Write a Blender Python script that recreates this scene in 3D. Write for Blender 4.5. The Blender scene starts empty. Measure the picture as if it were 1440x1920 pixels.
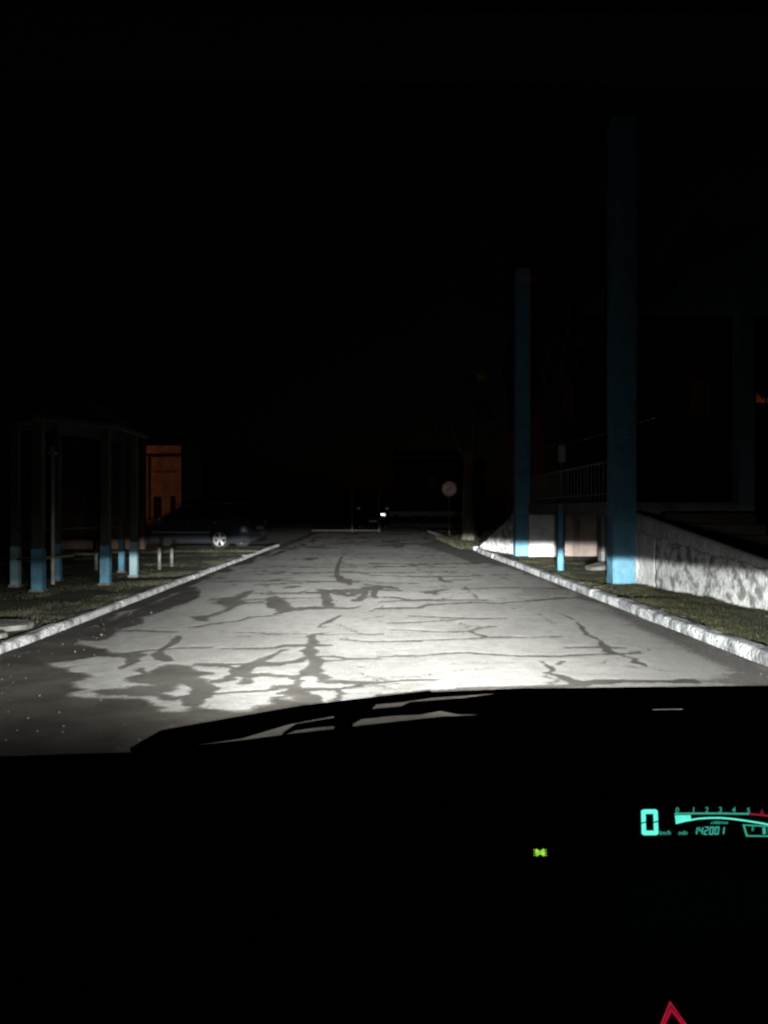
import bpy, bmesh, math, random
import numpy as np
from mathutils import Vector, Matrix, noise as mnoise

rng = random.Random(7)
np.random.seed(7)
sc = bpy.context.scene
col = sc.collection
R = math.radians

# ------------------------------------------------------------------ camera
cam_data = bpy.data.cameras.new("camera")
cam = bpy.data.objects.new("camera", cam_data)
col.objects.link(cam)
cam_data.sensor_fit = 'VERTICAL'
cam_data.sensor_height = 36.0
cam_data.lens = 36.0 * 1500.0 / 1920.0
cam_data.clip_start = 0.02
cam_data.clip_end = 2000.0
cam.location = (0.0, 0.0, 1.2)
cam.rotation_euler = (R(90.0 - 0.11), 0.0, R(-0.92))
sc.camera = cam

# ------------------------------------------------------------------ world: a moonless night sky
world = bpy.data.worlds.new("World")
sc.world = world
world.use_nodes = True
wn = world.node_tree.nodes
wn.clear()
w_out = wn.new('ShaderNodeOutputWorld')
w_bg = wn.new('ShaderNodeBackground')
w_sky = wn.new('ShaderNodeTexSky')
w_sky.sky_type = 'NISHITA'
w_sky.sun_disc = False
w_sky.sun_elevation = R(-6.0)
w_sky.sun_rotation = R(60.0)
w_bg.inputs['Strength'].default_value = 0.07
world.node_tree.links.new(w_sky.outputs[0], w_bg.inputs[0])
world.node_tree.links.new(w_bg.outputs[0], w_out.inputs[0])

sc.view_settings.view_transform = 'Standard'
sc.view_settings.look = 'None'
sc.view_settings.exposure = 0.0
sc.view_settings.gamma = 1.0
sc.view_settings.use_curve_mapping = False
sc.cycles.use_denoising = True
sc.cycles.caustics_reflective = False
sc.cycles.caustics_refractive = False
sc.cycles.max_bounces = 3
sc.cycles.diffuse_bounces = 0
sc.cycles.filter_width = 2.3
sc.cycles.sample_clamp_indirect = 3.0

# ------------------------------------------------------------------ the headlights' throw
# radiant intensity of a dipped beam by vertical angle (sine), two lobes and stray light
LAMP_Y, LAMP_Z = 2.03, 0.585
HEADLIGHT_POWER = 84.0
LAMPS = ((-0.62, 1.0), (0.74, 1.2))


def ramp(nt, x_socket, lo, hi, stops):
    """piecewise linear curve over [lo, hi] as a colour ramp; returns a socket"""
    mr = nt.nodes.new('ShaderNodeMapRange')
    mr.inputs[1].default_value, mr.inputs[2].default_value = lo, hi
    mr.clamp = True
    nt.links.new(x_socket, mr.inputs[0])
    cr = nt.nodes.new('ShaderNodeValToRGB')
    nt.links.new(mr.outputs[0], cr.inputs[0])
    els = cr.color_ramp.elements
    cr.color_ramp.interpolation = 'LINEAR'
    top = max(v for _, v in stops)
    els.remove(els[1])
    for k, (x, v) in enumerate(stops):
        el = els[0] if k == 0 else els.new((x - lo) / (hi - lo))
        if k == 0:
            el.position = 0.0
        el.color = (v / top, v / top, v / top, 1)
    mu = nt.nodes.new('ShaderNodeMath')
    mu.operation = 'MULTIPLY'
    nt.links.new(cr.outputs[0], mu.inputs[0])
    mu.inputs[1].default_value = top
    return mu.outputs[0]


def math2(nt, op, a, b):
    m = nt.nodes.new('ShaderNodeMath')
    m.operation = op
    for k, v in enumerate((a, b)):
        if isinstance(v, (int, float)):
            m.inputs[k].default_value = v
        elif v is not None:
            nt.links.new(v, m.inputs[k])
    return m.outputs[0]


def headlight_lamp(x, gain):
    ld = bpy.data.lights.new("dipped_beam", 'SPOT')
    ld.energy = HEADLIGHT_POWER * gain
    ld.color = (1.0, 0.965, 0.925)
    ld.shadow_soft_size = 0.035
    ld.spot_size = R(150)
    ld.spot_blend = 0.3
    ld.use_nodes = True
    nt = ld.node_tree
    em = [n for n in nt.nodes if n.type == 'EMISSION'][0]
    geo = nt.nodes.new('ShaderNodeNewGeometry')
    sep = nt.nodes.new('ShaderNodeSeparateXYZ')
    nt.links.new(geo.outputs['Incoming'], sep.inputs[0])
    e = sep.outputs[2]
    ax = math2(nt, 'ABSOLUTE', math2(nt, 'ADD', math2(nt, 'DIVIDE', sep.outputs[0], sep.outputs[1]), -0.015), None)
    az = math2(nt, 'DIVIDE', sep.outputs[0], sep.outputs[1])
    A = ramp(nt, e, -0.30, 0.02, [(-0.30, 1), (-0.25, 9), (-0.20, 38), (-0.16, 86), (-0.13, 104), (-0.10, 160), (-0.08, 250), (-0.06, 500), (-0.045, 680),
                                  (-0.032, 900), (-0.023, 1020), (-0.016, 900), (-0.011, 260), (-0.007, 14), (0.0, 5), (0.02, 2.0)])
    HA = ramp(nt, ax, 0, 1.2, [(0, 1), (0.06, .95), (0.12, .72), (0.18, .46), (0.25, .24), (0.31, .12), (0.35, .026), (0.42, .006), (0.5, .002), (0.8, .0005), (1.2, 0)])
    # broad spread on the near road
    B = ramp(nt, e, -0.36, 0.0, [(-0.36, 0.1), (-0.29, .3), (-0.24, 1.2), (-0.19, 8), (-0.165, 19), (-0.14, 44), (-0.09, 58), (-0.06, 32), (-0.045, 10), (-0.035, 0), (0.0, 0)])
    HB = ramp(nt, ax, 0, 1.8, [(0, 1), (0.3, 1), (0.5, .8), (0.8, .45), (1.2, .16), (1.8, 0.02)])
    # side spread just under the cut-off, stronger towards the near kerb
    D = ramp(nt, e, -0.10, 0.02, [(-0.10, 0), (-0.06, 14), (-0.045, 28), (-0.025, 28), (-0.016, 22), (-0.008, 2.0), (0.0, .35), (0.02, 0)])
    HD = ramp(nt, az, -1.4, 1.6, [(-1.4, .05), (-.8, .07), (-.6, .09), (-.45, .14), (-.37, .38), (-.3, .75), (-.15, .85), (0, 1), (.22, .75), (.35, .40), (.46, .85), (.56, 1.3), (.8, 1.2), (1.2, .5), (1.6, .1)])
    Cst = ramp(nt, e, -0.05, 0.8, [(-0.05, 0), (-0.012, 0.3), (0.0, 2.4), (0.03, 1.5), (0.06, .5), (0.15, .26), (0.3, .10), (0.5, .035), (0.8, .01)])
    tot = math2(nt, 'ADD', math2(nt, 'MULTIPLY', A, HA), math2(nt, 'ADD', math2(nt, 'MULTIPLY', D, HD), math2(nt, 'MULTIPLY', math2(nt, 'ADD', B, Cst), HB)))
    nt.links.new(tot, em.inputs['Strength'])
    lo = bpy.data.objects.new("dipped_beam", ld)
    col.objects.link(lo)
    lo.location = (x, LAMP_Y, LAMP_Z)
    lo.rotation_euler = (R(90), 0, 0)
    return lo


beams = [headlight_lamp(x, g) for x, g in LAMPS]


# ------------------------------------------------------------------ materials
def mat(name, color, rough=0.8, metal=0.0, var=0.25, scale=6.0, bump=0.0, bscale=40.0, spec=0.5, color2=None, stops=(0.35, 0.65), stretch=None, coat=0.0, world=False):
    m = bpy.data.materials.new(name)
    m.use_nodes = True
    nt = m.node_tree
    b = nt.nodes['Principled BSDF']
    b.inputs['Roughness'].default_value = rough
    b.inputs['Metallic'].default_value = metal
    b.inputs['Specular IOR Level'].default_value = spec
    b.inputs['Coat Weight'].default_value = coat
    tc = nt.nodes.new('ShaderNodeTexCoord')
    vec = tc.outputs['Object']
    if world:
        vec = nt.nodes.new('ShaderNodeNewGeometry').outputs['Position']
    if stretch:
        mp = nt.nodes.new('ShaderNodeMapping')
        mp.inputs['Scale'].default_value = stretch
        nt.links.new(vec, mp.inputs[0])
        vec = mp.outputs[0]
    nz = nt.nodes.new('ShaderNodeTexNoise')
    nz.inputs['Scale'].default_value = scale
    nz.inputs['Detail'].default_value = 6
    nt.links.new(vec, nz.inputs['Vector'])
    cr = nt.nodes.new('ShaderNodeValToRGB')
    c1 = color2 if color2 else tuple(c * (1 - var) for c in color)
    cr.color_ramp.elements[0].position, cr.color_ramp.elements[1].position = stops
    cr.color_ramp.elements[0].color = (*c1, 1)
    cr.color_ramp.elements[1].color = (*color, 1)
    nt.links.new(nz.outputs[0], cr.inputs[0])
    nt.links.new(cr.outputs[0], b.inputs['Base Color'])
    if bump:
        n2 = nt.nodes.new('ShaderNodeTexNoise')
        n2.inputs['Scale'].default_value = bscale
        n2.inputs['Detail'].default_value = 5
        nt.links.new(vec, n2.inputs['Vector'])
        bp = nt.nodes.new('ShaderNodeBump')
        bp.inputs['Strength'].default_value = bump
        bp.inputs['Distance'].default_value = 0.07
        nt.links.new(n2.outputs[0], bp.inputs['Height'])
        nt.links.new(bp.outputs[0], b.inputs['Normal'])
    return m


def emit(name, color, strength, glow=0.12):
    m = bpy.data.materials.new(name)
    m.use_nodes = True
    nt = m.node_tree
    b = nt.nodes['Principled BSDF']
    b.inputs['Base Color'].default_value = (0.01, 0.01, 0.01, 1)
    b.inputs['Emission Color'].default_value = (*color, 1)
    tc = nt.nodes.new('ShaderNodeTexCoord')
    nz = nt.nodes.new('ShaderNodeTexNoise')
    nz.inputs['Scale'].default_value = 300.0
    nt.links.new(tc.outputs['Object'], nz.inputs['Vector'])
    mr = nt.nodes.new('ShaderNodeMapRange')
    mr.inputs[1].default_value, mr.inputs[2].default_value = 0.3, 0.7
    mr.inputs[3].default_value, mr.inputs[4].default_value = strength * (1 - glow), strength * (1 + glow)
    nt.links.new(nz.outputs[0], mr.inputs[0])
    nt.links.new(mr.outputs[0], b.inputs['Emission Strength'])
    return m


def pane(name, tint=(0.9, 0.95, 0.95), ior=1.45):
    """thin clear glass: fresnel mirror over clear transmission"""
    m = bpy.data.materials.new(name)
    m.use_nodes = True
    nt = m.node_tree
    nt.nodes.remove(nt.nodes['Principled BSDF'])
    out = nt.nodes['Material Output']
    tr = nt.nodes.new('ShaderNodeBsdfTransparent')
    tr.inputs[0].default_value = (*tint, 1)
    gl = nt.nodes.new('ShaderNodeBsdfGlossy')
    gl.inputs['Roughness'].default_value = 0.07
    fr = nt.nodes.new('ShaderNodeFresnel')
    geo = nt.nodes.new('ShaderNodeNewGeometry')
    ir = nt.nodes.new('ShaderNodeMix')
    ir.inputs[2].default_value, ir.inputs[3].default_value = ior, 1.0 / ior     # a sheet seen from either side
    nt.links.new(geo.outputs['Backfacing'], ir.inputs[0])
    nt.links.new(ir.outputs[0], fr.inputs[0])
    mx = nt.nodes.new('ShaderNodeMixShader')
    nt.links.new(fr.outputs[0], mx.inputs[0])
    nt.links.new(tr.outputs[0], mx.inputs[1])
    nt.links.new(gl.outputs[0], mx.inputs[2])
    nt.links.new(mx.outputs[0], out.inputs[0])
    return m


M = dict(
    kerb=mat('kerb_whitewash', (0.47, 0.47, 0.48), .9, color2=(0.13, 0.13, 0.125), scale=4.5, stops=(.34, .56), bump=.8, bscale=28, world=True),
    kerb_r=mat('kerb_worn_whitewash', (0.54, 0.555, 0.57), .9, color2=(0.13, 0.135, 0.14), scale=5, stops=(.38, .58), bump=.9, bscale=24, world=True),
    lawn=mat('lawn_soil', (0.075, 0.078, 0.04), 1, color2=(0.03, 0.03, 0.017), scale=1.6, stops=(.35, .65), bump=.8, bscale=25),
    dirt=mat('bare_ground', (0.03, 0.028, 0.022), 1, var=.5, scale=.8, bump=.4),
    path=mat('path_concrete', (0.20, 0.20, 0.18), .95, color2=(0.07, 0.075, 0.05), scale=5, stops=(.4, .6), bump=.7, bscale=22),
    weed=mat('weed_blade', (0.03, 0.03, 0.014), .9, var=.5, scale=2),
    blade=mat('grass_blade', (0.050, 0.050, 0.021), .8, color2=(0.022, 0.024, 0.011), scale=2.2, stops=(.35, .65)),
    blade_dry=mat('grass_blade_dry', (0.088, 0.083, 0.048), .9, color2=(0.03, 0.03, 0.018), scale=1.6, stops=(.3, .7)),
    blue=mat('pale_blue_paint', (0.095, 0.255, 0.37), .65, color2=(0.07, 0.17, 0.23), stops=(.34, .5), scale=4, bump=.3, bscale=30),
    drab=mat('drab_post_paint', (0.045, 0.045, 0.032), .7, var=.4, scale=8),
    blue2=mat('faded_blue_paint', (0.16, 0.33, 0.42), .6, color2=(0.24, 0.28, 0.28), scale=9, bump=.2),
    wash=mat('flaking_whitewash', (0.70, 0.71, 0.72), .95, color2=(0.22, 0.22, 0.205), scale=7.5, stops=(.38, .56), bump=.55, bscale=22),
    washb=mat('whitewashed_plaster', (0.68, 0.685, 0.69), .95, color2=(0.45, 0.45, 0.44), scale=3.5, stops=(.3, .6), bump=.5, bscale=14),
    pink=mat('bare_plaster', (0.33, 0.26, 0.235), .95, var=.35, scale=4, bump=.5, bscale=15),
    conc=mat('grey_concrete', (0.25, 0.25, 0.24), .95, var=.45, scale=3, bump=.5, bscale=20),
    facade=mat('dark_facade_plaster', (0.10, 0.085, 0.07), .95, var=.5, scale=1.2, bump=.3),
    ochre=mat('ochre_plaster', (0.50, 0.37, 0.29), .95, var=.45, scale=2.2, bump=.5, bscale=9),
    wallred=mat('brown_brick_wall', (0.16, 0.085, 0.06), .95, var=.4, scale=2.0, bump=.4),
    dark=mat('dark_opening', (0.012, 0.011, 0.01), .9, var=.3),
    roof=mat('roof_sheet', (0.03, 0.027, 0.025), .8, var=.4, scale=4),
    steel=mat('bare_steel', (0.35, 0.35, 0.35), .5, metal=.7, var=.3, scale=12),
    galv=mat('weathered_steel', (0.20, 0.20, 0.19), .7, metal=.3, var=.4, scale=9),
    bark=mat('bark', (0.13, 0.12, 0.095), 1, var=.55, scale=9, bump=1.0, bscale=14, stretch=(1, 1, .25)),
    leaf=mat('leaf', (0.05, 0.055, 0.025), .8, var=.5, scale=1.5),
    frame=mat('dull_window_paint', (0.14, 0.13, 0.12), .7, var=.3, scale=8),
    ivory=mat('ivory_enamel', (0.55, 0.55, 0.52), .5, var=.2, scale=8),
    rust=mat('rusty_steel', (0.06, 0.05, 0.035), .8, var=.4, scale=9),
    pipe=mat('gas_pipe_paint', (0.34, 0.29, 0.16), .6, var=.4, scale=6),
    paint_navy=mat('dark_blue_car_paint', (0.05, 0.056, 0.068), .34, metal=.25, var=.1, coat=.8),
    paint_grey=mat('grey_car_paint', (0.045, 0.045, 0.05), .3, metal=.3, var=.1, coat=.6),
    paint_black=mat('black_car_paint', (0.010, 0.010, 0.012), .25, metal=.1, var=.1, coat=.6),
    glass=mat('dark_car_glass', (0.008, 0.009, 0.011), .06, var=.1, spec=.7),
    tyre=mat('tyre_rubber', (0.015, 0.015, 0.015), .9, var=.3, scale=20),
    alloy=mat('alloy_rim', (0.66, 0.67, 0.70), .4, metal=.45, var=.15, scale=20),
    chrome=mat('chrome', (0.75, 0.76, 0.78), .2, metal=1.0, var=.1),
    lens_red=mat('red_lens', (0.16, 0.012, 0.01), .2, var=.2),
    lens=mat('headlamp_lens', (0.75, 0.77, 0.8), .16, metal=1.0, var=.1),
    black_plastic=mat('black_trim', (0.010, 0.010, 0.010), .7, var=.3, scale=30),
    rubber=mat('wiper_rubber', (0.006, 0.006, 0.006), .85, var=.3, scale=40),
    lining=mat('roof_lining', (0.022, 0.023, 0.027), 1.0, var=.15, scale=60),
    own=mat('own_car_paint', (0.012, 0.012, 0.014), .5, var=.15),
    litter=mat('dry_leaf', (0.36, 0.34, 0.29), .9, color2=(0.12, 0.10, 0.07), scale=5),
    pebble=mat('pale_pebble', (0.17, 0.165, 0.15), .9, var=.5, scale=3),
    sign_white=mat('sign_white', (0.75, 0.70, 0.68), .42, metal=.35, var=.35, scale=5),
    sign_red=mat('sign_red', (0.48, 0.20, 0.18), .42, metal=.35, var=.35, scale=5),
    vfd=emit('vfd_teal', (0.12, 0.86, 0.66), 1.25),
    vfd_dim=emit('vfd_teal_dim', (0.07, 0.62, 0.45), 0.62),
    vfd_red=emit('vfd_red', (0.55, 0.03, 0.08), 0.42),
    vfd_screen=mat('display_screen', (0.0012, 0.0014, 0.003), .5, var=.1, spec=.1),
    haz=emit('hazard_red', (0.62, 0.008, 0.05), 0.36, .35),
    haz2=emit('hazard_red_rim', (0.75, 0.03, 0.09), 0.50, .25),
    green=emit('indicator_green', (0.36, 0.75, 0.06), 1.0, .3),
    sodium=emit('sodium_lamp', (1.0, 0.45, 0.12), 20.0),
    window_glow=emit('lit_curtain', (0.65, 0.13, 0.03), 0.05, .6),
    window_faint=emit('faint_lit_curtain', (0.40, 0.09, 0.03), 0.004, .7),
    win_glass=mat('dark_window_glass', (0.01, 0.01, 0.012), .1, var=.1),
)


# ------------------------------------------------------------------ mesh helpers
class MB:
    def __init__(s):
        s.v, s.f = [], []

    def add(s, vs, fs):
        o = len(s.v)
        s.v += [tuple(p) for p in vs]
        s.f += [tuple(o + i for i in f) for f in fs]
        return s

    def box(s, x0, x1, y0, y1, z0, z1, top=None, jit=0.0):
        """box; top=(dx0,dx1,dy0,dy1) insets the upper face"""
        t = top or (0, 0, 0, 0)
        v = [(x0, y0, z0), (x1, y0, z0), (x1, y1, z0), (x0, y1, z0),
             (x0 + t[0], y0 + t[2], z1), (x1 - t[1], y0 + t[2], z1), (x1 - t[1], y1 - t[3], z1), (x0 + t[0], y1 - t[3], z1)]
        if jit:
            v = [tuple(c + rng.uniform(-jit, jit) for c in p) for p in v]
        return s.add(v, [(3, 2, 1, 0), (4, 5, 6, 7), (0, 1, 5, 4), (1, 2, 6, 5), (2, 3, 7, 6), (3, 0, 4, 7)])

    def tube(s, pts, rad, n=10, cap=True):
        pts = [Vector(p) for p in pts]
        rads = rad if isinstance(rad, (list, tuple)) else [rad] * len(pts)
        rings = []
        vs = []
        for i, p in enumerate(pts):
            d = (pts[min(i + 1, len(pts) - 1)] - pts[max(i - 1, 0)]).normalized()
            a = Vector((0, 0, 1)) if abs(d.z) < .9 else Vector((1, 0, 0))
            u = d.cross(a).normalized()
            w = u.cross(d).normalized()
            rings.append(range(len(vs), len(vs) + n))
            vs += [p + rads[i] * (math.cos(2 * math.pi * k / n) * u + math.sin(2 * math.pi * k / n) * w) for k in range(n)]
        fs = []
        for a, b in zip(rings, rings[1:]):
            for k in range(n):
                fs.append((a[k], a[(k + 1) % n], b[(k + 1) % n], b[k]))
        if cap:
            fs.append(tuple(reversed(rings[0])))
            fs.append(tuple(rings[-1]))
        return s.add(vs, fs)

    def prism(s, poly, axis, a, b):
        """extrude a 2d polygon along axis ('x': poly is (y,z); 'y': (x,z); 'z': (x,y))"""
        def P(p, t):
            return {'x': (t, p[0], p[1]), 'y': (p[0], t, p[1]), 'z': (p[0], p[1], t)}[axis]
        n = len(poly)
        return s.add([P(p, a) for p in poly] + [P(p, b) for p in poly],
                     [tuple(range(n - 1, -1, -1)), tuple(range(n, 2 * n))] + [(i, (i + 1) % n, n + (i + 1) % n, n + i) for i in range(n)])

    def mesh(s, name, material=None, smooth=False, bevel=0.0):
        me = bpy.data.meshes.new(name)
        me.from_pydata(s.v, [], s.f)
        bm = bmesh.new()
        bm.from_mesh(me)
        bmesh.ops.recalc_face_normals(bm, faces=bm.faces)
        if bevel:
            bmesh.ops.bevel(bm, geom=[e for e in bm.edges if e.calc_face_angle(0) > .5], offset=bevel, segments=2, affect='EDGES')
        bm.to_mesh(me)
        bm.free()
        if smooth:
            me.polygons.foreach_set('use_smooth', [True] * len(me.polygons))
        if material:
            me.materials.append(material)
        me.update()
        return me

    def build(s, name, material, parent=None, smooth=False, bevel=0.0):
        return link(name, s.mesh(name, material, smooth, bevel), parent)


def link(name, me, parent=None, loc=None, rot=None):
    o = bpy.data.objects.new(name, me)
    col.objects.link(o)
    o.parent = parent
    if loc is not None:
        o.location = loc
    if rot is not None:
        o.rotation_euler = rot
    return o


def empty(name, loc=(0, 0, 0), rz=0.0, parent=None):
    return link(name, None, parent, loc, (0, 0, rz))


def tag(o, label=None, cat=None, group=None, kind=None):
    for k, v in (('label', label), ('category', cat), ('group', group), ('kind', kind)):
        if v:
            o[k] = v
    return o


def text_mesh(body, size, material, shear=0.0, extrude=0.0002, spacing=1.0):
    cu = bpy.data.curves.new('lettering', 'FONT')
    cu.body = body
    cu.size = size
    cu.shear = shear
    cu.extrude = extrude
    cu.space_character = spacing
    ob = bpy.data.objects.new('lettering_tmp', cu)
    col.objects.link(ob)
    dg = bpy.context.evaluated_depsgraph_get()
    me = bpy.data.meshes.new_from_object(ob.evaluated_get(dg))
    bpy.data.objects.remove(ob)
    bpy.data.curves.remove(cu)
    me.materials.clear()
    me.materials.append(material)
    return me


def fbm(x, y, s, seed=0.0, octv=4):
    return mnoise.fractal(Vector((x * s + seed, y * s - seed * .7, seed)), 1.0, 2.0, octv)


def vnoise(X, Y, seed):
    """vectorised value noise on numpy arrays, range 0..1"""
    r = np.random.RandomState(seed).rand(256, 256)
    xi, yi = np.floor(X).astype(int), np.floor(Y).astype(int)
    fx, fy = X - xi, Y - yi
    fx, fy = fx * fx * (3 - 2 * fx), fy * fy * (3 - 2 * fy)
    g = lambda a, b: r[a % 256, b % 256]
    return (g(xi, yi) * (1 - fx) + g(xi + 1, yi) * fx) * (1 - fy) + (g(xi, yi + 1) * (1 - fx) + g(xi + 1, yi + 1) * fx) * fy


def vfbm(X, Y, s, seed, octv=4):
    t, a, n = 0.0, 1.0, 0.0
    for k in range(octv):
        t = t + a * vnoise(X * s * 2 ** k + 13.7 * k, Y * s * 2 ** k + 5.1 * k, seed + k)
        n += a
        a *= .5
    return t / n


# ================================================================== THE SETTING
# dirt stains, dark areas and cracks of the road surface, in metres (x across the road, y ahead of the car)
DARK_AREAS = [
    ([(-2.94,5.41),(-2.95,6.36),(-2.86,8.65),(-2.76,12.33),(-2.67,15.65),(-2.61,22.22),(-2.4,33.96),(-2.09,32.73),(-2.58,19.78),(-2.63,17.48),(-2.63,15.38),(-2.73,12.77),(-2.32,11.18),(-2.33,10.4),(-2.43,9.84),(-2.47,9.47),(-2.54,9.05),(-2.38,8.53),(-2.52,8.14),(-2.46,7.79),(-2.43,7.5),(-2.52,7.41),(-2.67,7.44),(-2.6,7.29),(-2.37,7.03),(-2.24,6.98),(-2.02,6.72),(-2.0,6.57),(-2.19,6.62),(-2.29,6.47),(-2.52,6.34),(-2.45,6.23),(-2.27,6.12),(-2.19,6.08),(-2.02,5.66),(-1.97,5.45),(-1.96,5.28),(-1.93,5.2),(-1.69,5.17),(-1.37,5.14),(-1.18,4.83),(-1.1,4.8),(-1.07,4.89),(-1.15,5.25),(-1.08,5.17),(-1.05,4.99),(-0.96,4.83),(-0.82,4.81),(-0.7,4.89),(-0.62,4.97),(-0.59,5.17),(-0.54,5.34),(-0.5,5.33),(-0.52,5.1),(-0.41,5.07),(-0.32,4.96),(-0.21,4.99),(-0.23,5.37),(-0.15,5.37),(-0.14,4.99),(0.08,5.13),(0.58,5.31),(1.38,5.37),(0.92,3.58),(-1.95,3.58)], 1.0),  # left gutter dirt, widening into a dark band over the near road
    ([(-1.89,6.19),(-1.77,6.12),(-1.68,5.96),(-1.65,6.14),(-1.59,6.29),(-1.47,6.29),(-1.33,6.23),(-1.18,5.9),(-1.21,5.75),(-1.19,5.57),(-1.2,5.37),(-1.26,5.5),(-1.35,5.52),(-1.38,5.41),(-1.38,5.17),(-1.7,5.2),(-1.92,5.37),(-1.76,5.44),(-1.62,5.54),(-1.76,5.71),(-1.79,5.94)], 0.9),
    ([(-2.04,10.4),(-2.05,11.04),(-1.95,11.21),(-1.92,11.96),(-1.83,12.16),(-1.79,11.39),(-1.81,10.71),(-1.63,10.56),(-1.31,10.56),(-1.36,10.4),(-1.6,10.4),(-1.72,9.97),(-1.73,9.57),(-1.79,9.33),(-1.85,8.98),(-1.81,8.65),(-1.96,8.76),(-2.04,9.09),(-1.92,9.21),(-1.84,9.57),(-1.85,9.84)], 0.82),
    ([(-1.37,11.04),(-1.23,11.13),(-1.2,10.56),(-1.22,10.4),(-1.27,10.4)], 0.82),
    ([(1.27,12.37),(1.39,12.7),(1.44,12.37),(1.37,11.96),(1.36,11.58),(1.41,11.21),(1.33,10.71),(1.28,10.88),(1.3,11.39),(1.32,11.76),(1.32,12.27)], 0.82),
    ([(0.76,11.86),(0.87,11.96),(1.07,12.16),(0.93,11.76),(0.9,11.3),(0.83,11.21),(0.84,11.58)], 0.82),
    ([(1.23,5.8),(1.29,5.84),(1.28,5.66),(1.24,5.45),(1.19,5.49)], 0.82),
    ([(3.19,24.66),(3.08,17.48),(3.16,14.63),(3.07,12.0),(2.92,10.71),(2.82,9.47),(2.68,8.18),(2.68,7.26),(2.68,6.72),(2.66,6.1),(2.57,5.84),(2.28,5.62),(2.33,5.5),(2.74,5.25),(3.02,5.25),(3.1,6.25),(3.15,10.4)], 0.62),
    ([(2.69,33.96),(3.74,30.51),(3.27,20.93),(3.54,17.48),(3.32,14.06),(2.91,16.51),(2.52,18.56),(2.23,21.69),(1.55,27.69)], 0.7),
    ([(2.55,12.59),(3.11,12.16),(2.97,10.91),(2.73,11.25),(1.94,11.04),(1.7,10.91)], 0.45),
    ([(-1.92,30.0),(0.09,32.14),(1.98,28.57),(1.15,26.87),(-1.05,28.12)], 0.5),
]
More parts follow.
